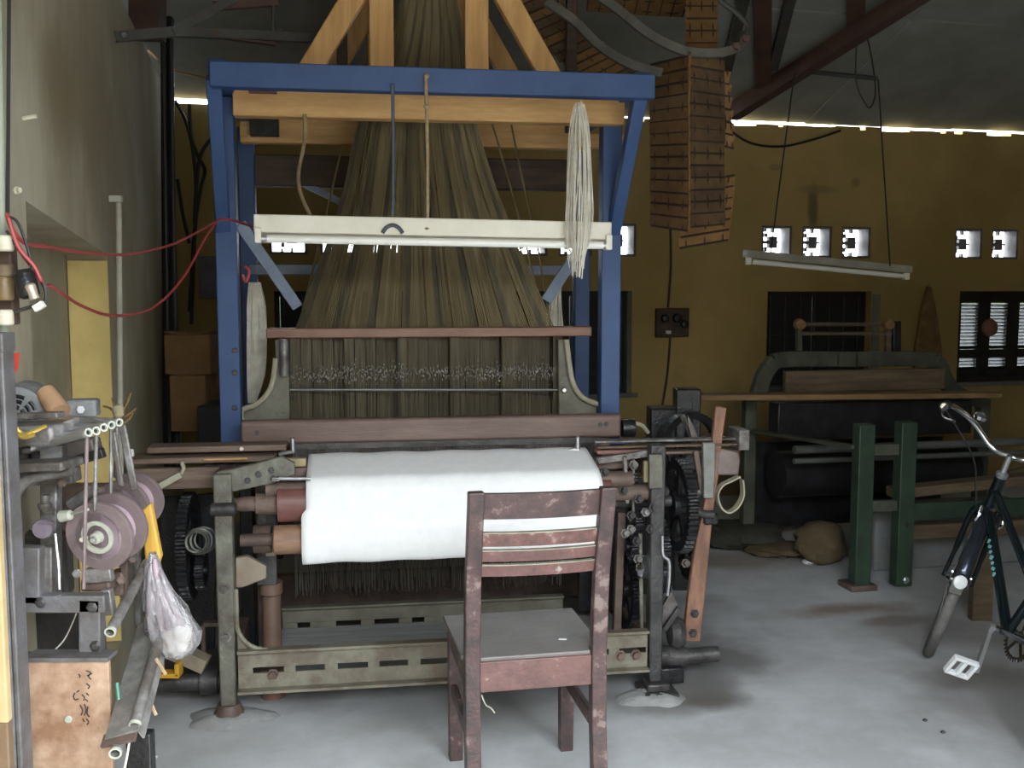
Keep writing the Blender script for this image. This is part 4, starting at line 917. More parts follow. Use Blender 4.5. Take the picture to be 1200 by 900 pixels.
# arch
rad = .13; zt = G(1000, 422, .9).z; xl, xr = G(900, 440, .9).x, G(1100, 440, .9).x; zb = .92
pts = [G(x, y, .9) for x, y in [(886, 470), (893, 445), (903, 428), (920, 421), (1000, 421), (1085, 421), (1100, 428), (1107, 445), (1122, 462), (1150, 470)]]
b = GM(); q = cr(pts, 4); out = []
for i in range(len(q) - 1): b.bar(q[i], q[i + 1] + (q[i + 1] - q[i]) * .12, .05, .085, up=(0, 1, 0)) if False else b.bar(q[i], q[i + 1] + (q[i + 1] - q[i]) * .12, .085, .05, up=(0, 1, 0))
b.build('arch', loom_olive, lm2)
b = GM(); b.bar(G(812, 465, .62), G(1165, 462, .62), .14, .03); b.build('long_board', mat('rust_edge_board', (.26, .15, .06), (.17, .10, .045), 6, .7, stretch=(1, 6, 6)), lm2, bevel=.004)
b = GM(); b.box((.46, .80, .965), (1.0, .04, .12)); b.build('back_board', plank_old, lm2, bevel=.004)
b = GM(); b.box((.46, .72, .76), (1.2, .12, .2)); b.build('batten', iron_black, lm2, bevel=.006)
b = GM(); b.lathe((-.1, .75, .45), X, [(0, .13), (1.22, .13)], 24); b.build('warp_beam', iron_black, lm2)
b = GM(); b.box((.46, .98, .35), (1.25, .05, .5)); b.build('back_panel', iron_black, lm2)
# creel on top of the arch
for y in (380, 391):
    p, q = G(938, y, .95), G(1048, y, .95); b = GM(); b.rod(p, q, .011, 8); b.build('creel_bar', mat('rust_bar%d' % y, (.11, .075, .045), None, 8, .6), lm2)
for x, m in ((936, loom_olive), (1040, plank_old)):
    b = GM(); b.bar(G(x, 421, .95), G(x, 376, .95), .03, .03); b.build('creel_post', m, lm2)
    b = GM(); b.lathe(G(x, 380, .93), (0, -1, 0), [(0, .035), (.03, .03), (.035, .01)], 14); b.build('creel_knob', straw, lm2)
b = GM(); b.bar(G(1049, 414, .95), G(1049, 376, .95), .05, .05); b.build('creel_bracket', iron_black, lm2, bevel=.004)
# things under and around it
b = GM(); b.box((.72, .42, .16), (.95, .25, .32)); tag(b.build('concrete_block', block_grey, bevel=.012), 'long grey concrete block under the green loom', 'block')
def lump(name, px, py, d, sx, sy, sz, m, label, cat, z=None):
    c = P(px, py, d); r = ray(px, py); t_ = -EYE / r.z; c = Vector((r.x * t_, r.y * t_, 0))
    b = MB(); n, k = 18, 10; vs = []; fs = []
    for i in range(k + 1):
        a = math.pi * i / k
        for j in range(n):
            th = 2 * math.pi * j / n; rr = 1 + .13 * math.sin(3 * th + i) + .08 * math.sin(5 * th - 2 * i) + random.uniform(-.04, .04)
            vs.append((c.x + sx * math.sin(a) ** .7 * math.cos(th) * rr, c.y + sy * math.sin(a) ** .7 * math.sin(th) * rr, max(0.002, sz * .5 * (1 - math.cos(a)) * (1 if i < k else 1) + .0)))
    for i in range(k):
        for j in range(n): fs.append((i * n + j, i * n + (j + 1) % n, (i + 1) * n + (j + 1) % n, (i + 1) * n + j))
    b.add(vs, fs); return tag(b.build(name, m), label, cat)
lump('sack', 962, 660, 5, .13, .12, .23, sack, 'slumped tan sack left of the green loom legs', 'sack')
lump('sack', 912, 650, 5.6, .17, .14, .07, sack, 'low flat tan bundle on the floor behind the sack', 'bundle')
lump('waste_heap', 868, 640, 5.8, .25, .2, .14, mat('dark_waste', (.05, .05, .035), None, 9, .9), 'dark heap of waste beneath the green loom', 'heap')
for k, (x, y) in enumerate(((935, 656), (948, 660), (965, 662), (972, 657), (926, 650), (885, 645), (1015, 690))):
    pass
lump('paper_waste', 947, 661, 5, .03, .03, .025, white_plastic, 'small white paper scrap on the floor before the sack', 'paper')
# dark winder wheel and tackle behind the loom's right end
wh = thing('dark_wheel', 'black spoked wheel on a dark stand behind the right shuttle box', 'wheel', P(800, 640, 5.0))
c = P(808, 522, 4.9); t = MB(); t.gear(c, (.35, -.93, 0), .165, 1 * 40, .05, rim=.8, th=.002); t.build('rim', iron_black, wh)
t = MB(); t.box((c.x, 5.0, .5), (.12, .12, 1.0)); t.build('stand', iron_black, wh, bevel=.006)
t = MB(); t.box(P(776, 500, 5.05), (.14, .16, .20)); t.build('gear_box', iron_black, wh, bevel=.008)

# ------------------------------------------------------------------ bicycle, front wheel seen from behind, leaning right
fr = ray(1086, 768); tt = -EYE / fr.z
BK = Matrix.Translation((fr.x * tt, fr.y * tt, 0)) @ Matrix.Rotation(R(92), 4, 'Z') @ Matrix.Rotation(R(20), 4, 'X')
# bike frame: x forward, y to its left, z up; origin at the front tyre's contact
bk = thing('bicycle', 'dark bicycle with chrome handlebar leaning at the right edge of the photo', 'bicycle', (-.5, 0, 0), F=BK)
def KM(): return MB(BK)
STEER = -28; SM = Matrix.Rotation(R(STEER), 3, 'Z')
HBY = (SM @ Vector((-.155, 0, 0))).y
def wheel(cx, steer=0, cy=0):
    c = Vector((cx, cy, .33)); M = Matrix.Rotation(R(steer), 3, 'Z')
    ax = M @ Vector((0, 1, 0)); fx = M @ Vector((1, 0, 0)); ring = lambda r, n=40: [c + fx * r * math.cos(t) + Z * r * math.sin(t) for t in [2 * math.pi * i / n for i in range(n)]]
    b = KM(); b.tube(ring(.312), .021, 10, closed=True); w_ = b.build('tyre', tyre, bk)
    b = KM(); b.tube(ring(.288), .011, 8, closed=True); b.build('rim', iron_dark, w_)
    b = KM()
    for k in range(32):
        a = 2 * math.pi * k / 32; s = 1 if k % 2 else -1; d = fx * math.cos(a) + Z * math.sin(a); e = fx * math.cos(a + .5 * s) + Z * math.sin(a + .5 * s)
        b.rod(c + ax * .03 * s + e * .018, c + d * .283, .0011, 4)
    b.build('spokes', steel, w_, kind='stuff')
    b = KM(); b.lathe(c - ax * .045, ax, [(0, .012), (.015, .022), (.02, .013), (.07, .013), (.075, .022), (.09, .012)], 14); b.build('hub', chrome, w_)
    return c, fx, ax
def fender(c, fx, ax, a0, a1, m, r=.345):
    b = KM(); vs = []; fs = []; n = 22; k = 7
    for i in range(n + 1):
        a = R(a0 + (a1 - a0) * i / n); d = fx * math.cos(a) + Z * math.sin(a)
        for j in range(k):
            t = (j / (k - 1) - .5) * 2.2; vs.append(c + d * (r - .020 * (1 - math.cos(t))) + ax * .032 * math.sin(t))
    for i in range(n):
        for j in range(k - 1): fs.append((i * k + j, i * k + j + 1, (i + 1) * k + j + 1, (i + 1) * k + j))
    b.add(vs, fs); o = b.build('fender', m, bk); s = o.modifiers.new('thick', 'SOLIDIFY'); s.thickness = .0015; return o
c1, f1, a1_ = wheel(0, STEER); c2, f2, a2_ = wheel(-1.06, 0, HBY)
fd = fender(c1, f1, a1_, 45, 172, fender_m); fender(c2, f2, a2_, 0, 200, fender_m)
e = c1 - f1 * .352 + Z * .035
b = KM(); b.box(e + Z * -.02, (.006, .05, .06)); b.build('mud_flap', tyre, fd, bevel=.003)
b = KM(); b.lathe(e + Vector((-.004, 0, 0)), (-1, 0, 0), [(0, .026), (.008, .026), (.014, .015)], 16); b.build('reflector', white_plastic, fd, 'round pale reflector')
b = KM()
for s in (-1, 1): b.tube([c1 + a1_ * .05 * s, c1 - f1 * .34 + Z * .06 + a1_ * .034 * s], .003, 5)
b.build('fender_stay', chrome, fd)
HT, HB = SM @ Vector((-.21, 0, .78)), SM @ Vector((-.155, 0, .655)); hy = Y * HB.y; BB = Vector((-.56, 0, .28)) + hy; ST = Vector((-.72, 0, .78)) + hy; RA = Vector((-1.06, 0, .33)) + hy
b = KM(); b.rod(HB - (HT - HB) * .1, HT + (HT - HB) * .1, .021, 14); b.build('head_tube', bike_paint, bk)
b = KM(); b.rod(HB, BB, .019, 12); dt = b.build('down_tube', bike_paint, bk)
for k in range(7):
    p = HB + (BB - HB) * (.30 + .045 * k); d = (BB - HB).normalized(); up_ = Vector((0, 1, 0)).cross(d).normalized()
    b = KM(); b.box(p + Vector((0, .0185, 0)) , (.018 if k % 2 else .013, .003, .012 if k % 3 else .016)); b.build('decal', turquoise, dt, 'pale turquoise lettering mark')
b = KM(); b.rod(HB + (HT - HB) * .6 , BB + (ST - BB) * .35, .015, 12); b.build('lower_tube', bike_paint, bk)
b = KM(); b.rod(BB, ST, .016, 12); b.build('seat_tube', bike_paint, bk)
b = KM()
for s in (-1, 1): b.tube(cr([BB + Y * .03 * s, (BB + RA) / 2 + Y * .05 * s, RA + Y * .06 * s], 4), .010, 8)
b.build('chain_stays', bike_paint, bk)
b = KM()
for s in (-1, 1): b.tube([ST - Z * .05 + Y * .02 * s, RA + Y * .06 * s], .008, 8)
b.build('seat_stays', bike_paint, bk)
b = KM()
for s in (-1, 1): b.tube(cr([HB + Y * .0, HB + SM @ Vector((.015, .045 * s, -.03)), c1 + SM @ Vector((-.05, .05 * s, .14)), c1 + a1_ * .055 * s], 5), [.014] * 6 + [.012] * 5 + [.009] * 5, 8)
b.build('fork', bike_paint, bk)
b = KM(); b.lathe(HB + Vector((-.045, 0, .0)), (1, 0, -.2), [(0, .008), (.02, .010)], 10); b.tube(cr([HB + Vector((-.03, .04, .0)), HB + Vector((-.05, .05, -.03)), HB + Vector((-.04, .05, -.06))], 4), .006, 6); b.build('brake_arm', chrome, bk)
b = KM(); b.tube(cr([HB + Vector((-.03, -.04, .0)), HB + Vector((-.05, -.05, -.03)), HB + Vector((-.04, -.05, -.06))], 4), .006, 6); b.build('brake_arm', chrome, bk)
SK = HT + (HT - HB).normalized() * .10
b = KM(); b.rod(HT, SK, .011, 10); b.lathe(HT, HT - HB, [(0, .02), (.02, .024), (.03, .013)], 14); b.build('stem', steel, bk)
hb = []
for (x, y, z) in ((-.24, .27, .085), (-.14, .265, .10), (-.05, .23, .10), (.0, .16, .075), (.03, .07, .01), (.02, 0, 0)): hb.append(SK + SM @ Vector((x, y, z)))
mir = lambda p: SK + SM @ (Matrix.Diagonal((1, -1, 1)) @ (SM.inverted() @ (p - SK)))
allp = hb + [mir(p) for p in hb[-2::-1]]
b = KM(); b.tube(cr(allp, 6), .0115, 10); h_ = b.build('handlebar', chrome, bk)
for s in (0, -1):
    p, q = allp[s], allp[1 if s == 0 else -2]; b = KM(); b.rod(p, p + (q - p) * .95, .0165, 12); b.build('grip', rubber, h_)
    m_ = allp[1 if s == 0 else -2]; b = KM(); b.tube(cr([m_ + Vector((.02, 0, -.02)), m_ + Vector((-.03, .01, -.05)), m_ + Vector((-.12, .01, -.055))], 4), .0055, 6); b.build('brake_lever', chrome, h_)
b = KM(); b.lathe(allp[3] + Vector((-.03, 0, .012)), Z, [(0, .02), (.012, .026), (.026, .020), (.034, .004)], 16); b.build('bell', chrome, h_)
b = KM()
for s in (-1, 1): b.tube(cr([allp[1 if s > 0 else -2] + Z * -.02, SK + Vector((.10, .08 * s, -.05)), HB + Vector((.08, .03 * s, .05)), HB + Vector((0, .04 * s, -.02))], 6), .0035, 5)
b.build('brake_cable', rubber, bk)
b = KM(); b.rod(BB - Y * .07, BB + Y * .07, .014, 10); cs = b.build('crank_axle', chrome, bk)
for s in (-1, 1):
    dv = Vector((-.045, 0, -.16)) * (1 if s > 0 else -1); p = BB + Y * .065 * s; q = p + dv + Y * .015 * s
    b = KM(); b.bar(p, q, .018, .014, up=(0, 1, 0)); b.lathe(p - Y * .01, Y, [(0, .016), (.02, .016)], 12); cr_ = b.build('crank', steel, bk)
    pc = q + Y * .055 * s; b = KM()
    RT = Matrix.Rotation(R(62), 3, 'Y')
    for (dx, dy, sx, sy) in ((-.034, 0, .012, .09), (.034, 0, .012, .09), (0, -.040, .075, .012), (0, .040, .075, .012), (0, 0, .075, .014)): b.box(pc + RT @ Vector((dx, dy, 0)), (sx, sy, .022), RT)
    b.build('pedal', white_plastic, bk, 'white plastic pedal', bevel=.003)
b = KM(); b.gear(BB - Y * .05, Y, .09, 36, .005, rim=.8, spokes=5); b.build('chainring', chrome, bk)
b = KM(); b.prism([(-.48, HBY - .07, .34), (-.6, HBY - .07, .40), (-1.05, HBY - .07, .37), (-1.05, HBY - .07, .35), (-.62, HBY - .07, .34)], (0, .012, 0)); b.build('chain_guard', bike_paint, bk)
b = KM(); b.lathe(ST + Vector((0, 0, .0)), (-.12, 0, 1), [(0, .011), (.10, .011)], 10); b.build('seat_post', chrome, bk)
b = KM(); b.prism([(-.62, HBY - .02, .90), (-.62, HBY + .02, .90), (-.72, HBY + .04, .90), (-.86, HBY + .09, .90), (-.88, HBY, .90), (-.86, HBY - .09, .90), (-.72, HBY - .04, .90)], (0, 0, .05)); b.build('saddle', rubber, bk, bevel=.012)
b = KM(); b.bar((-1.2, HBY, .72), (-.78, HBY, .72), .12, .012); b.build('luggage_rack', bike_paint, bk)
t = MB(); q0 = P(1147, 745, 4.5); t.box((q0.x, 4.5, .19), (.09, .05, .38)); tag(t.build('wooden_offcut', plank_old, bevel=.004), 'short upright brown timber offcut behind the bicycle wheel', 'timber')
# ------------------------------------------------------------------ pirn winder along the left wall
WD = math.radians(13.6); ALONG = Vector((-math.sin(WD), math.cos(WD), 0))      # direction of the left wall
wdr = thing('pirn_winder', 'grey winding machine with mauve spools standing against the left wall', 'winder', (-.8, 2.05, 0))
def W(*a, **k): return MB()
def wpart(t, name, m, lab=None, bevel=.003, par=None): return t.build(name, m, par or wdr, lab, bevel=bevel)
# upright at the near end
p, q = P(20, 398, 1.85), P(25, 960, 1.85); zb_ = 0.0
t = MB(); a = P(-6, 398, 1.85); t.bar((a.x, 1.85, 0), (a.x, 1.85, a.z), .018, .03, up=(0, 1, 0)); t.bar((a.x + .014, 1.86, 0), (a.x + .014, 1.86, a.z - .02), .010, .045, up=(0, 1, 0)); wpart(t, 'upright', iron_post)
t = MB(); t.box((a.x - .004, 1.86, a.z - .005), (.05, .05, .035)); wpart(t, 'post_cap', iron_post)
# angle-iron table frame
d0 = 1.98
def fb(x0, y0, x1, y1, d, wd, th, m, name='frame_bar', d2=None):
    t = MB(); t.bar(P(x0, y0, d), P(x1, y1, d2 or d), wd, th, up=(0, 1, 0)); return wpart(t, name, m)
fb(24, 706, 126, 706, d0, .035, .03, iron_post); fb(108, 700, 108, 775, d0, .043, .03, iron_post); fb(38, 706, 38, 640, d0, .04, .03, iron_post)
fb(60, 560, 60, 700, 2.1, .035, .03, iron_grey); fb(24, 560, 90, 556, 2.08, .03, .05, iron_grey)
for x, y in ((108, 712), (112, 757), (48, 706)):
    t = MB(); t.bolt(P(x, y, d0 - .015), (0, -1, 0), .008, .006); wpart(t, 'bolt', iron_dark)
for (x, d) in ((110, d0), (34, d0)):
    a = P(x, 770, d); t = MB(); t.bar((a.x, d + .02, 0), (a.x, d + .02, a.z), .04, .03, up=(0, 1, 0)); wpart(t, 'leg', iron_post)
t = MB(); t.box(P(72, 742, 2.25), (.20, .01, .13)); wpart(t, 'back_plate', iron_dark)
# motor with its slotted cowl
mc = P(18, 487, 2.12); ax = Vector((.25, -.97, 0)).normalized()
t = MB(); t.lathe(mc - ax * .13, ax, [(0, .062), (.11, .064), (.13, .060), (.133, .05)], 30); mo = wpart(t, 'motor', motor_grey, None, 0)
for ri in (.018, .030, .041):
    for k in range(8):
        a0 = 2 * math.pi * k / 8; x_, z_, _ = basis(ax); t = MB()
        t.tube([mc + ax * .003 + (x_ * math.cos(a0 + s) + z_ * math.sin(a0 + s)) * ri for s in [i * .1 for i in range(6)]], .0042, 5); t.build('vent_slot', iron_black, mo)
t = MB(); t.lathe(mc, ax, [(0, .010), (.008, .009)], 14); t.build('cowl_hub', motor_grey, mo)
# head plate, gear-box, terminal box
t = MB(); t.bar(P(0, 508, 2.06), P(86, 506, 2.02), .13, .04); wpart(t, 'head_plate', iron_grey, None, .008)
t = MB(); t.bar(P(10, 488, 2.04), P(72, 486, 2.02), .03, .012); wpart(t, 'head_rail', iron_grey)
t = MB(); t.box(P(97, 478, 2.3), (.068, .05, .04), Matrix.Rotation(R(10), 3, 'Z')); tb = wpart(t, 'terminal_box', motor_grey, None, .006)
t = MB(); t.bolt(P(95, 480, 2.262), (0, -1, 0), .006, .004); t.build('screw', white_plastic, tb)
t = MB(); t.box(P(58, 530, 2.06), (.055, .05, .038)); gb = wpart(t, 'small_window_box', iron_dark, None, .004)
t = MB(); t.box(P(60, 530, 2.034), (.043, .004, .026)); t.build('pane', mat('reflection_tinted_glass', (.32, .38, .42), (.20, .15, .12), 26, .15, bump=0), gb)  # blue and brown reflections are put into the pane colour
t = MB(); t.bar(P(8, 546, 2.02), P(86, 543, 2.0), .08, .018); wpart(t, 'shelf', iron_grey, None, .005)
t = MB(); t.tube(cr([P(x, y, 2.0) for x, y in [(87, 552), (60, 555), (38, 560), (25, 568), (17, 585)]], 5), .011, 10); wpart(t, 'bent_arm', iron_grey, None, 0)
t = MB(); t.box(P(26, 528, 2.08), (.05, .06, .05)); wpart(t, 'casting', iron_grey, None, .006)
t = MB(); t.box(P(90, 530, 2.22), (.10, .05, .05), Matrix.Rotation(R(-12), 3, 'Y')); wpart(t, 'arm_casting', mat('brownish_casting', (.19, .165, .15), (.12, .10, .09), 9, .5, .2), None, .006)
fb(72, 545, 122, 530, 2.2, .022, .02, iron_dark)
# guide rods and slanting stays
for (x0, y0, x1, y1, d, r, m) in ((102, 512, 98, 690, 1.92, .0038, flange_m), (113, 508, 111, 598, 1.98, .004, iron_grey), (130, 503, 130, 580, 2.05, .004, iron_grey)):
    t = MB(); t.rod(P(x0, y0, d), P(x1, y1, d), r, 8); wpart(t, 'guide_rod', m, None, 0)
for (x0, y0, x1, y1, d, wd) in ((132, 505, 142, 570, 2.1, .012), (143, 498, 158, 575, 2.15, .016), (137, 500, 135, 560, 2.2, .008)):
    fb(x0, y0, x1, y1, d, wd, .008, iron_grey, 'stay')
# bundle of bare steel ends lying over the head
tubes = [(103, 507, 1.90, 30, 528), (112, 505, 1.93, 48, 512), (121, 501, 1.96, 60, 500), (130, 498, 2.0, 66, 494), (139, 495, 2.04, 74, 490)]
labs = ['nearest of five steel tube ends in a row on the winder head', 'second steel tube end along the winder head row', 'bright bitten steel tube end in the middle of the winder row', 'dull fourth steel tube end along the winder row', 'farthest, shiny tube end of the row on the winder']
for (x, y, d, x2, y2), lb2 in zip(tubes, labs):
    a = P(x, y, d); b2 = P(x2, y2, d + .12); t = MB(); t.pipe(a, b2, .0078, .0042, 14); o = tag(t.build('steel_tube', steel), lb2, 'tube', 'steel tubes on the winder head')
    t = MB(); t.pipe(a + (a - b2).normalized() * .003, a + (b2 - a).normalized() * .004, .0084, .0052, 14); t.build('bushing', hub_pale, o)
t = MB()
for k in range(7): t.tube(cr([P(118 + random.uniform(-5, 5), 497, 1.99), P(90, 494 + random.uniform(-4, 6), 2.02), P(60, 508 + random.uniform(-4, 6), 2.0), P(36, 524 + random.uniform(-4, 6), 1.98)], 4), .004, 5)
wpart(t, 'rod_bundle', iron_grey, None, 0)
t = MB(); t.tube(cr([P(18, 500, 1.93), P(26, 508, 1.93), P(36, 507, 1.93), P(54, 499, 1.95)], 4), .004, 6); t.tube(cr([P(18, 508, 1.93), P(28, 512, 1.93), P(40, 509, 1.93)], 4), .005, 6); tag(t.build('brass_hook', mat('bright_brass', (.60, .42, .10), (.5, .33, .07), 8, .35, .6)), 'small bright brass hook on the winder head plate', 'hook')
a, b2 = P(52, 458, 2.15), P(70, 484, 2.12); t = MB(); t.lathe(a, b2 - a, [(0, .010), (.004, .020), ((b2 - a).length, .024)], 16); tag(t.build('paper_cone', mat('tan_paper', (.46, .28, .16), (.36, .21, .12), 9, .7)), 'tan paper cone standing beside the motor', 'cone')
# spools: two pairs of mauve flanges on shafts along the wall
SA = (ALONG * .8 + Vector((.32, 0, .10))).normalized()
def spool(x, y, d, r, gap, lab, cups=True):
    c = P(x, y, d); o = thing('winding_spool', lab, 'spool', c - Z * r, 'mauve spools on the winder')
    for k in (0, 1):
        cc = c + SA * gap * k; t = MB(); t.lathe(cc, SA, [(0, r * .985), (.003, r), (.011, r), (.014, r * .985)], 40); fl_ = t.build('flange', flange_m, o)
        if k == 0 and cups:
            t = MB(); t.lathe(cc, -SA, [(-.002, r * .46), (.005, r * .48), (.005, r * .36), (-.001, r * .33)], 28); t.build('cup', hub_pale, fl_)
            t = MB(); t.lathe(cc, -SA, [(0, r * .18), (.012, r * .16), (.014, r * .07), (.022, r * .06)], 18); t.build('hub', hub_pale, fl_)
            t = MB(); t.lathe(cc + Vector((-r * .35, 0, -r * .02)), -SA, [(0, .006), (.014, .005)], 10); t.build('stud', porcelain, fl_)
        if k == 0 and not cups:
            t = MB(); t.lathe(cc, -SA, [(-.002, r * .30), (.003, r * .31), (.003, 0.001)], 24); t.build('cup', mat('dark_red_cup', (.16, .05, .06), None, 8, .4), fl_)
    t = MB(); t.lathe(c, SA, [(0, r * .7), (gap, r * .7)], 28); t.build('barrel', pirn_m, o)
    t = MB(); t.lathe(c, SA, [(-.02, .006), (gap + .06, .006)], 10); t.build('shaft', steel, o)
spool(115, 629, 2.0, .0715, .055, 'large mauve spool with pale hub, nearest on the winder')
spool(143, 596, 2.3, .066, .06, 'mauve spool with dark red cup behind the nearest spool', False)
# brackets and knobs round the spools
t = MB(); t.lathe(P(53, 617, 1.98), (.2, -1, 0), [(0, .018), (.02, .020), (.024, .018)], 20); t.bar(P(46, 613, 1.955), P(62, 613, 1.955), .003, .004); kn = wpart(t, 'round_knob', mat('mauve_knob', (.17, .14, .17), None, 8, .3, .3), None, 0)
t = MB(); t.tube(cr([P(x, y, 1.99) for x, y in [(65, 625), (67, 645), (69, 665), (70, 690)]], 4), .004, 8); wpart(t, 'chrome_strip', chrome, None, 0)
t = MB(); t.lathe(P(72, 605, 2.0), (1, -.3, .2), [(0, .012), (.022, .010), (.026, .004)], 12); t.rod(P(80, 603, 2.0), P(103, 597, 1.95), .003, 6); wpart(t, 'thread_guide', hub_pale, None, 0)
t = MB(); t.lathe(P(53, 600, 2.04), Z, [(0, .008), (.01, .014), (.018, .014), (.02, .009), (.035, .009)], 12); wpart(t, 'grease_cup', iron_grey, None, 0)
t = MB(); t.tube(cr([P(x, y, 2.12) for x, y in [(82, 592), (95, 582), (112, 570)]], 4), .012, 8); wpart(t, 'spool_arm', iron_grey, None, 0)
for (x0, y0, x1, y1, d, wd) in ((56, 640, 56, 700, 2.0, .024), (100, 675, 132, 672, 2.02, .03), (148, 640, 146, 700, 2.1, .016), (160, 620, 163, 735, 2.15, .012), (125, 690, 130, 720, 2.0, .02)): fb(x0, y0, x1, y1, d, wd, .02, iron_grey if wd != .016 else cast_rust, 'bracket')
t = MB(); t.box(P(118, 682, 2.05), (.06, .06, .025)); wpart(t, 'foot_block', cast_rust, None, .005)
t = MB(); t.box(P(140, 682, 2.1), (.03, .04, .05)); wpart(t, 'foot_block', cast_rust, None, .005)
t = MB(); t.box(P(100, 600, 2.42), (.2, .04, .14)); wpart(t, 'gear_case', cast_rust, None, .01)
t = MB(); t.box(P(40, 660, 2.2), (.16, .05, .14)); wpart(t, 'gear_case', mat('oily_case', (.07, .06, .055), (.04, .035, .03), 14, .5, .2), None, .01)
for (x, y, d) in ((30, 690, 2.0), (35, 662, 2.05), (73, 566, 2.05), (155, 655, 2.08), (142, 680, 2.05), (30, 655, 2.05), (90, 672, 2.0), (118, 575, 2.25)):
    t = MB(); t.bolt(P(x, y, d), (.3, -1, .2), .006, .010); wpart(t, 'bolt', cast_rust if y % 3 else iron_grey, None, 0)
t = MB(); t.tube(cr([P(x, y, 2.1) for x, y in [(62, 764), (75, 750), (85, 730), (92, 712)]], 4), .0016, 5); wpart(t, 'loose_thread', yarn_white, None, 0)
# speckled rusty panel with handwriting in front of the frame
pn = thing('rusty_panel', 'rust-stained pale sheet panel with dark handwriting, lower left', 'panel', P(76, 960, 1.93))
a, b2 = P(28, 776, 1.93), P(126, 776, 1.93)
t = MB(); t.box(((a.x + b2.x) / 2, 1.94, a.z / 2), (b2.x - a.x, .012, a.z)); t.build('sheet', rust_panel, pn, bevel=.002)
t = MB(); t.box(((a.x + b2.x) / 2, 1.955, a.z + .004), (b2.x - a.x, .05, .008)); t.build('top_fold', iron_post, pn)
t = MB(); t.lathe(P(80, 843, 1.933), (0, -1, 0), [(0, .008), (.003, .006)], 12); t.build('rivet', hub_pale, pn)
ink_lines = [[(92, 790), (94, 792), (93, 794)], [(101, 786), (106, 788), (104, 793), (107, 796)], [(102, 792), (108, 789)], [(101, 801), (105, 804), (103, 807)], [(88, 812), (86, 816), (88, 820), (92, 819)], [(90, 811), (93, 809)], [(101, 812), (104, 815)], [(100, 819), (103, 822)],
             [(94, 826), (97, 833), (95, 838)], [(99, 825), (101, 832), (99, 838)], [(103, 828), (102, 836), (105, 840)], [(101, 842), (104, 846), (102, 849)], [(97, 842), (99, 846)], [(96, 814), (99, 817), (98, 821)]]
for ln in ink_lines:
    t = MB(); t.tube(cr([P(x, y, 1.9335) for x, y in ln], 4), .0013, 5); t.build('pen_stroke', ink, pn)
t = MB(); a = P(-30, 425, 1.7); b2 = P(9, 848, 1.7); t.box(((a.x + b2.x) / 2, 1.71, (a.z + b2.z) / 2), (b2.x - a.x, .018, a.z - b2.z)); 
lbd = thing('leaning_board', 'pale beige board standing at the lower left edge', 'board', (a.x, 1.71, 0)); t.build('panel', board_beige, lbd, bevel=.003)
t = MB(); t.box(((a.x + b2.x) / 2, 1.715, b2.z / 2), (b2.x - a.x - .006, .02, b2.z)); t.build('base', mat('brown_base', (.19, .12, .07), (.13, .08, .045), 5, .7), lbd, bevel=.003)
# channel and tubes leaning out at the right of the winder
ch = thing('steel_channel', 'grey steel channel slanting down beside the rusty panel', 'channel', P(140, 900, 1.9))
a, b2 = P(180, 728, 2.12), P(143, 862, 1.86)
t = MB(); t.bar(a, b2, .068, .006, up=(-.2, -.9, .5)); t.build('web', mat('galvanised', (.33, .32, .305), (.17, .16, .15), 13, .45, .3), ch, bevel=.001)
dd = (b2 - a).normalized(); sd = dd.cross(Vector((-.2, -.9, .5))).normalized(); nn = sd.cross(dd)
for s in (-1, 1):
    t = MB(); t.bar(a + sd * .033 * s - nn * .010, b2 + sd * .033 * s - nn * .010, .004, .024, up=(-.2, -.9, .5)); t.build('flange', MATS['galvanised'], ch)
t = MB(); t.bar(P(142, 858, 1.872), P(138, 872, 1.85), .068, .007, up=(-.2, -.9, .5)); t.build('end_plate', cast_rust, ch)
for (x, y, d, x2, y2, d2, r, lb2) in ((158, 850, 1.87, 190, 735, 2.06, .0115, 'grey tube lying on the right edge of the slanting channel'), (135, 883, 1.84, 148, 838, 1.95, .0115, 'lowest grey tube end sticking out under the slanting channel'), (129, 741, 1.88, 172, 660, 2.1, .0105, 'grey tube pointing down from the winder above the channel')):
    t = MB(); t.pipe(P(x, y, d), P(x2, y2, d2), r, r * .72, 16); o = tag(t.build('slanting_tube', iron_grey), lb2, 'tube', 'slanting grey tubes by the winder')
    t = MB(); q = P(x, y, d); e_ = (P(x2, y2, d2) - q).normalized(); t.pipe(q - e_ * .001, q + e_ * .005, r * 1.04, r * .76, 16); t.build('rim', hub_pale, o)
t = MB(); t.bar(P(118, 870, 1.98), P(164, 870, 1.98), .01, .02); 
t = MB(); a = P(160, 862, 1.96); t.bar((a.x, 1.98, 0), (a.x, 1.98, a.z), .05, .03, up=(0, 1, 0)); wpart(t, 'leg', iron_black)
t = MB(); t.tube(cr([P(150, 838, 1.9), P(152, 860, 1.89), P(150, 880, 1.88), P(145, 905, 1.87)], 5), .0022, 5); tag(t.build('grey_string', yarn_white), 'loose pale string hanging below the slanting channel', 'string')
for (x0, y0, x1, y1, lb2) in ((172, 812, 183, 838, 'short tan twig poking out right of the channel, lower one'), (183, 772, 194, 790, 'tan twig under the plastic bag')):
    t = MB(); t.rod(P(x0, y0, 1.95), P(x1, y1, 1.93), .0035, 6); tag(t.build('tan_twig', rope), lb2, 'twig')
t = MB(); t.rod(P(139, 820, 1.9), P(137, 800, 1.91), .004, 6); tag(t.build('green_clip', mat('green_plastic', (.05, .20, .14), None, 8, .5)), 'tiny green plastic clip on the channel side', 'clip')
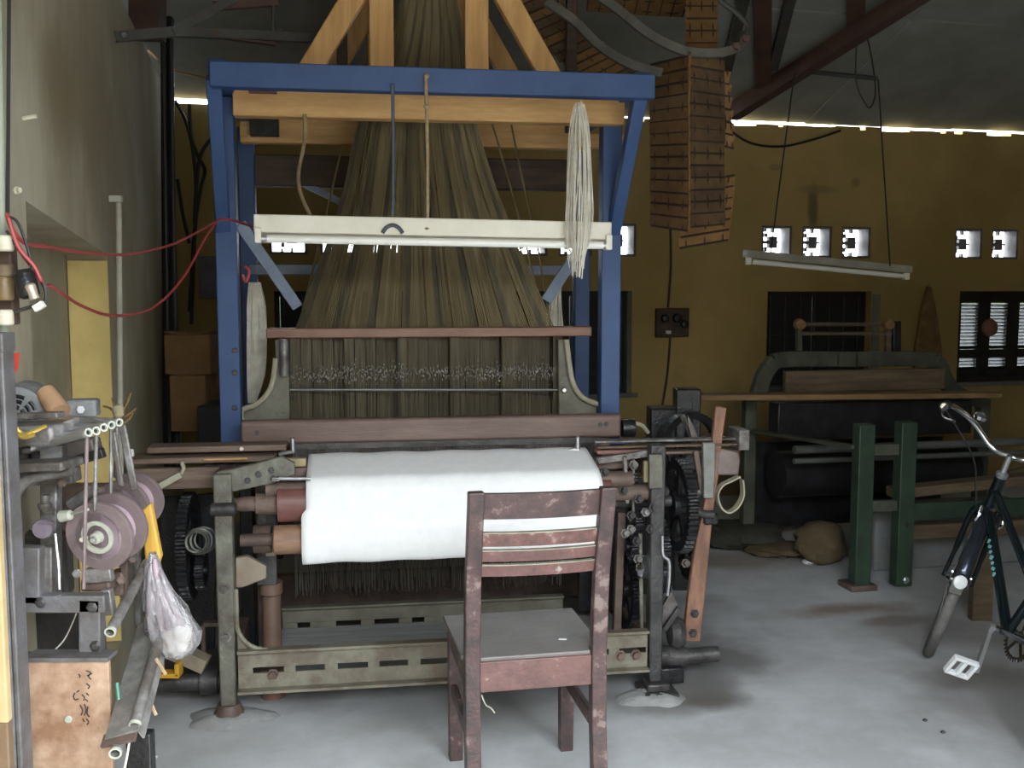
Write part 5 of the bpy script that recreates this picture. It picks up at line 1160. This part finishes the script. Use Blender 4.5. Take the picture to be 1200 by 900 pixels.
# yellow stick, bag of pirns
t = MB(); t.prism([P(x, y, 2.12) for x, y in [(166, 598), (176, 590), (188, 652), (184, 665), (170, 665), (168, 640)]], (0, .02, 0)); ys = tag(t.build('yellow_stick', wood_yellow, bevel=.004), 'yellow wooden stick leaning above the plastic bag', 'stick')
bag = thing('plastic_bag', 'crinkled clear plastic bag of mauve pirns hanging by the winder', 'bag', P(205, 770, 2.05))
rows = [(648, 179, 4, .008), (665, 180, 9, .014), (690, 185, 17, .025), (715, 194, 24, .035), (740, 203, 29, .045), (755, 207, 27, .042), (766, 206, 17, .028), (769, 206, 5, .01)]
t = MB(); n = 40
for i, (y, xc, hw_, dp) in enumerate(rows):
    c = P(xc, y, 2.06); w_ = hw_ * 2.06 / 1200
    for k in range(n):
        th = 2 * math.pi * k / n; rr = 1 + .10 * math.sin(7 * th + i * 1.3) + .07 * math.sin(13 * th - i * 2.1) + random.uniform(-.05, .05)
        t.v.append(c + Vector((w_ * math.cos(th) * rr, dp * math.sin(th) * rr, random.uniform(-.003, .003))))
for i in range(len(rows) - 1):
    for k in range(n): t.f.append((i * n + k, i * n + (k + 1) % n, (i + 1) * n + (k + 1) % n, (i + 1) * n + k))
t.f += [tuple(range(n)), tuple(range((len(rows) - 1) * n, len(rows) * n))]
t.build('film', plastic_bag, bag)
for (x0, y0, x1, y1, d) in ((176, 660, 180, 735, 2.06), (181, 655, 192, 740, 2.05), (184, 660, 206, 745, 2.06), (179, 665, 186, 752, 2.07), (186, 670, 214, 748, 2.065)):
    a, b2 = P(x0, y0, d), P(x1, y1, d); t = MB(); t.lathe(a, b2 - a, [(0, .004), (.01, .006), ((b2 - a).length * .8, .009), ((b2 - a).length, .007)], 12); o = tag(t.build('pirn', pirn_m), 'slim mauve pirn inside the clear plastic bag', 'pirn', 'pirns in the plastic bag')
lump_c = P(206, 748, 2.06); t = MB(); t.lathe(lump_c - Z * .028, Z, [(0, .012), (.01, .028), (.028, .034), (.045, .026), (.055, .008)], 20); t.build('white_waste', yarn_white, bag, 'white thread waste')
yc = thing('yellow_box', 'small yellow tin on the dark low shaft beneath the plastic bag', 'tin', P(199, 790, 3.44))
a = P(199, 783, 3.44); t = MB()
for (x, z, sx, sz) in ((-.034, 0, .016, .045), (.031, 0, .016, .045), (0, -.02, .077, .016)): t.box(a + Vector((x, 0, z)), (sx, .05, sz))
t.build('body', yellow_can, yc, bevel=.003)
t = MB(); t.box(P(222, 770, 3.48), (.13, .06, .05), Matrix.Rotation(R(25), 3, 'Y')); t.build('tag', mat('beige_flap', (.27, .22, .16), None, 8, .7), yc)
t = MB(); t.rod(P(150, 556, 2.9), P(165, 600, 2.9), .01); 
# dried stalk in the gap behind the winder
dw = thing('dry_sprig', 'small dry sprig sprouting from the recess edge', 'sprig', P(139, 490, 2.6))
for pts in ([(140, 495), (135, 480), (131, 466)], [(139, 490), (147, 476), (154, 460)], [(136, 484), (128, 478), (120, 476)], [(140, 490), (150, 486), (160, 478)], [(138, 500), (150, 492), (156, 484)]):
    t = MB(); t.tube(cr([P(x, y, 2.6) for x, y in pts], 3), [.004] * 3 + [.003] * 3 + [.0015], 5); t.build('twig', straw, dw)
t = MB(); t.lathe(P(137, 474, 2.58), (.3, -.5, -.6), [(0, .005), (.015, .016), (.035, .012), (.04, .004)], 12); t.build('cap', mat('pale_bud', (.33, .28, .17), None, 9, .8), dw)
# small peg of fresh wood on the left shuttle box
t = MB(); t.prism([L(x, y, .12) for x, y in [(160, 513), (168, 513), (171, 533), (163, 533), (159, 525)]], (0, .03, 0)); tag(t.build('wood_chip', mat('pinkish_wood', (.62, .42, .28), (.5, .32, .2), 7, .6), bevel=.003), 'pinkish wooden chip standing on the left shuttle box', 'wood chip')
# ------------------------------------------------------------------ wiring on the left wall
el = thing('wall_wiring', 'old conduit with fuse holders and lamp holder on the left wall', 'wiring', P(8, 395, 2.02))
t = MB(); t.rod(P(-6, -60, 2.0), P(4, 396, 2.0), .010, 10); t.build('conduit', mat('pale_green_conduit', (.33, .36, .29), (.25, .27, .21), 5, .5), el)
t = MB(); t.rod(P(11, -60, 2.02), P(9, 250, 2.0), .004, 6); t.build('cable', black_wire, el)
t = MB(); t.box(P(8, 335, 1.99), (.035, .03, .15)); t.build('back_plate', wood_dark, el, bevel=.004)
for (y, h, m) in ((285, .030, porcelain), (338, .045, mat('brown_fuse', (.20, .13, .06), None, 8, .4)), (372, .03, porcelain), (317, .025, plank_old)):
    t = MB(); c = P(5, y, 1.96); t.lathe(c - Z * h / 2, Z, [(0, .014), (h * .1, .017), (h * .9, .017), (h, .014)], 16); t.build('fuse_holder', m, el)
t = MB(); t.lathe(P(27, 316, 1.95), (.2, 0, -1), [(0, .014), (.01, .02), (.05, .02), (.055, .012)], 16); t.build('lamp_holder', iron_black, el)
t = MB(); t.lathe(P(34, 333, 1.94), (.35, 0, -1), [(0, .008), (.004, .011), (.022, .009), (.03, .009)], 14); t.build('brass_cap', mat('pale_metal_cap', (.5, .42, .33), (.38, .30, .22), 8, .35, .4), el)
t = MB(); t.box(P(46, 359, 1.94), (.020, .012, .012), Matrix.Rotation(R(-30), 3, 'Y')); t.build('tip', lamp_white, el)
t = MB(); t.tube(cr([P(12, 366, 1.97), P(25, 363, 1.96), P(38, 359, 1.95)], 4), .004, 6); t.build('arm', iron_dark, el)
for pts in ([(10, 254), (22, 262), (35, 300), (38, 318)], [(8, 270), (20, 290), (35, 310)], [(50, 330), (54, 345), (52, 357)]):
    t = MB(); t.tube(cr([P(x, y, 1.96) for x, y in pts], 4), .003, 5); t.build('lead', black_wire, el)
t = MB(); t.bolt(P(19, 223, 2.12), (.9, -.3, 0), .006, .01); tag(t.build('wall_hook', porcelain), 'small pale hook on the left wall above the recess', 'hook')
t = MB(); t.rod(P(27, 139, 2.16), P(43, 136, 2.16), .0045, 6); tag(t.build('wall_peg', porcelain), 'small pale peg stuck in the upper left wall', 'peg')
wp = thing('wall_pipe', 'thin pale pipe running down the left wall past the recess', 'pipe', P(140, 470, 3.38))
t = MB(); t.rod(P(139, 234, 3.38), P(142, 620, 3.38), .010, 10); t.build('pipe', mat('wall_pipe_paint', (.36, .34, .27), None, 6, .7), wp)
t = MB(); t.bar(P(129, 233, 3.36), P(143, 233, 3.36), .02, .02); t.build('bracket', hub_pale, wp)
def wire(pts, r, m, lab, cat='wire'):
    t = MB(); t.tube(cr([P(*p) for p in pts], 6), r, 6); return tag(t.build('red_wire', m), lab, cat, 'red wires across to the gantry')
wire([(8, 250, 1.96), (14, 268, 1.96), (30, 285, 2.0), (60, 290, 2.2), (100, 296, 2.5), (150, 298, 2.9), (200, 287, 3.3), (235, 270, 3.6), (258, 257, 3.75)], .0042, red_wire, 'upper red wire swagged from the wall wiring to the blue post')
wire([(10, 256, 1.95), (22, 290, 1.95), (40, 312, 1.96), (52, 335, 1.98), (62, 336, 2.1), (95, 358, 2.45), (135, 370, 2.8), (180, 360, 3.2), (215, 325, 3.45), (240, 280, 3.65), (256, 258, 3.75)], .0042, red_wire, 'lower red wire sagging from the wall wiring to the blue post')
wire([(258, 257, 3.72), (272, 258, 3.72), (285, 262, 3.68), (298, 266, 3.6)], .005, red_wire, 'short red wire from the blue post to the front lamp')
wire([(287, 312, 3.85), (292, 318, 3.85), (288, 330, 3.85), (284, 322, 3.85)], .006, red_wire, 'red wire knot tied on the blue cross bar')
t = MB(); t.prism([P(x, y, 1.9) for x, y in [(16, 414), (22, 413), (20, 432), (16, 440)]], (0, .004, 0)); tag(t.build('red_tag', mat('red_tape', (.6, .05, .03), None, 8, .5)), 'small red tape tag on the winder upright', 'tag')
# bits on the floor
for k, (x, y, lab) in enumerate(((182, 888, 'pale pebble near the channel foot at the lower left'), (786, 786, 'white pebble right of the loom foot'), (1084, 845, 'dark pebble on the open floor at the right'), (1105, 859, 'dark pebble nearest the bicycle on open floor'))):
    r = ray(x, y); tq = -EYE / r.z; t = MB(); t.lathe((r.x * tq, r.y * tq, 0), Z, [(0, .006), (.003, .009), (.007, .006)], 7); tag(t.build('pebble', white_plastic if k < 2 else iron_dark), lab, 'pebble')
# low mortar pads round the loom's front feet
for (u, v, rx, ry, m_, seed) in ((.0, .02, .15, .10, 0, 1), (1.50, -.02, .13, .09, 1, 4)):
    t = MB(LOOM); n = 20; rings = [(1, .001), (.8, .012), (.55, .022), (.3, .024)]
    for (q, z) in rings:
        for k in range(n):
            th = 2 * math.pi * k / n; rr = q * (1 + .12 * math.sin(3 * th + seed) + .08 * math.sin(5 * th + 2 * seed))
            t.v.append(Vector((u + rx * rr * math.cos(th), v + ry * rr * math.sin(th), z + .002 * math.sin(7 * th))))
    for i in range(3):
        for k in range(n): t.f.append((i * n + k, i * n + (k + 1) % n, (i + 1) * n + (k + 1) % n, (i + 1) * n + k))
    t.f.append(tuple(range(3 * n, 4 * n))); t.build('mortar_pad', mat('mortar%d' % seed, (.36, .36, .36), (.27, .265, .26), 9, .9, bump=.4), fo)
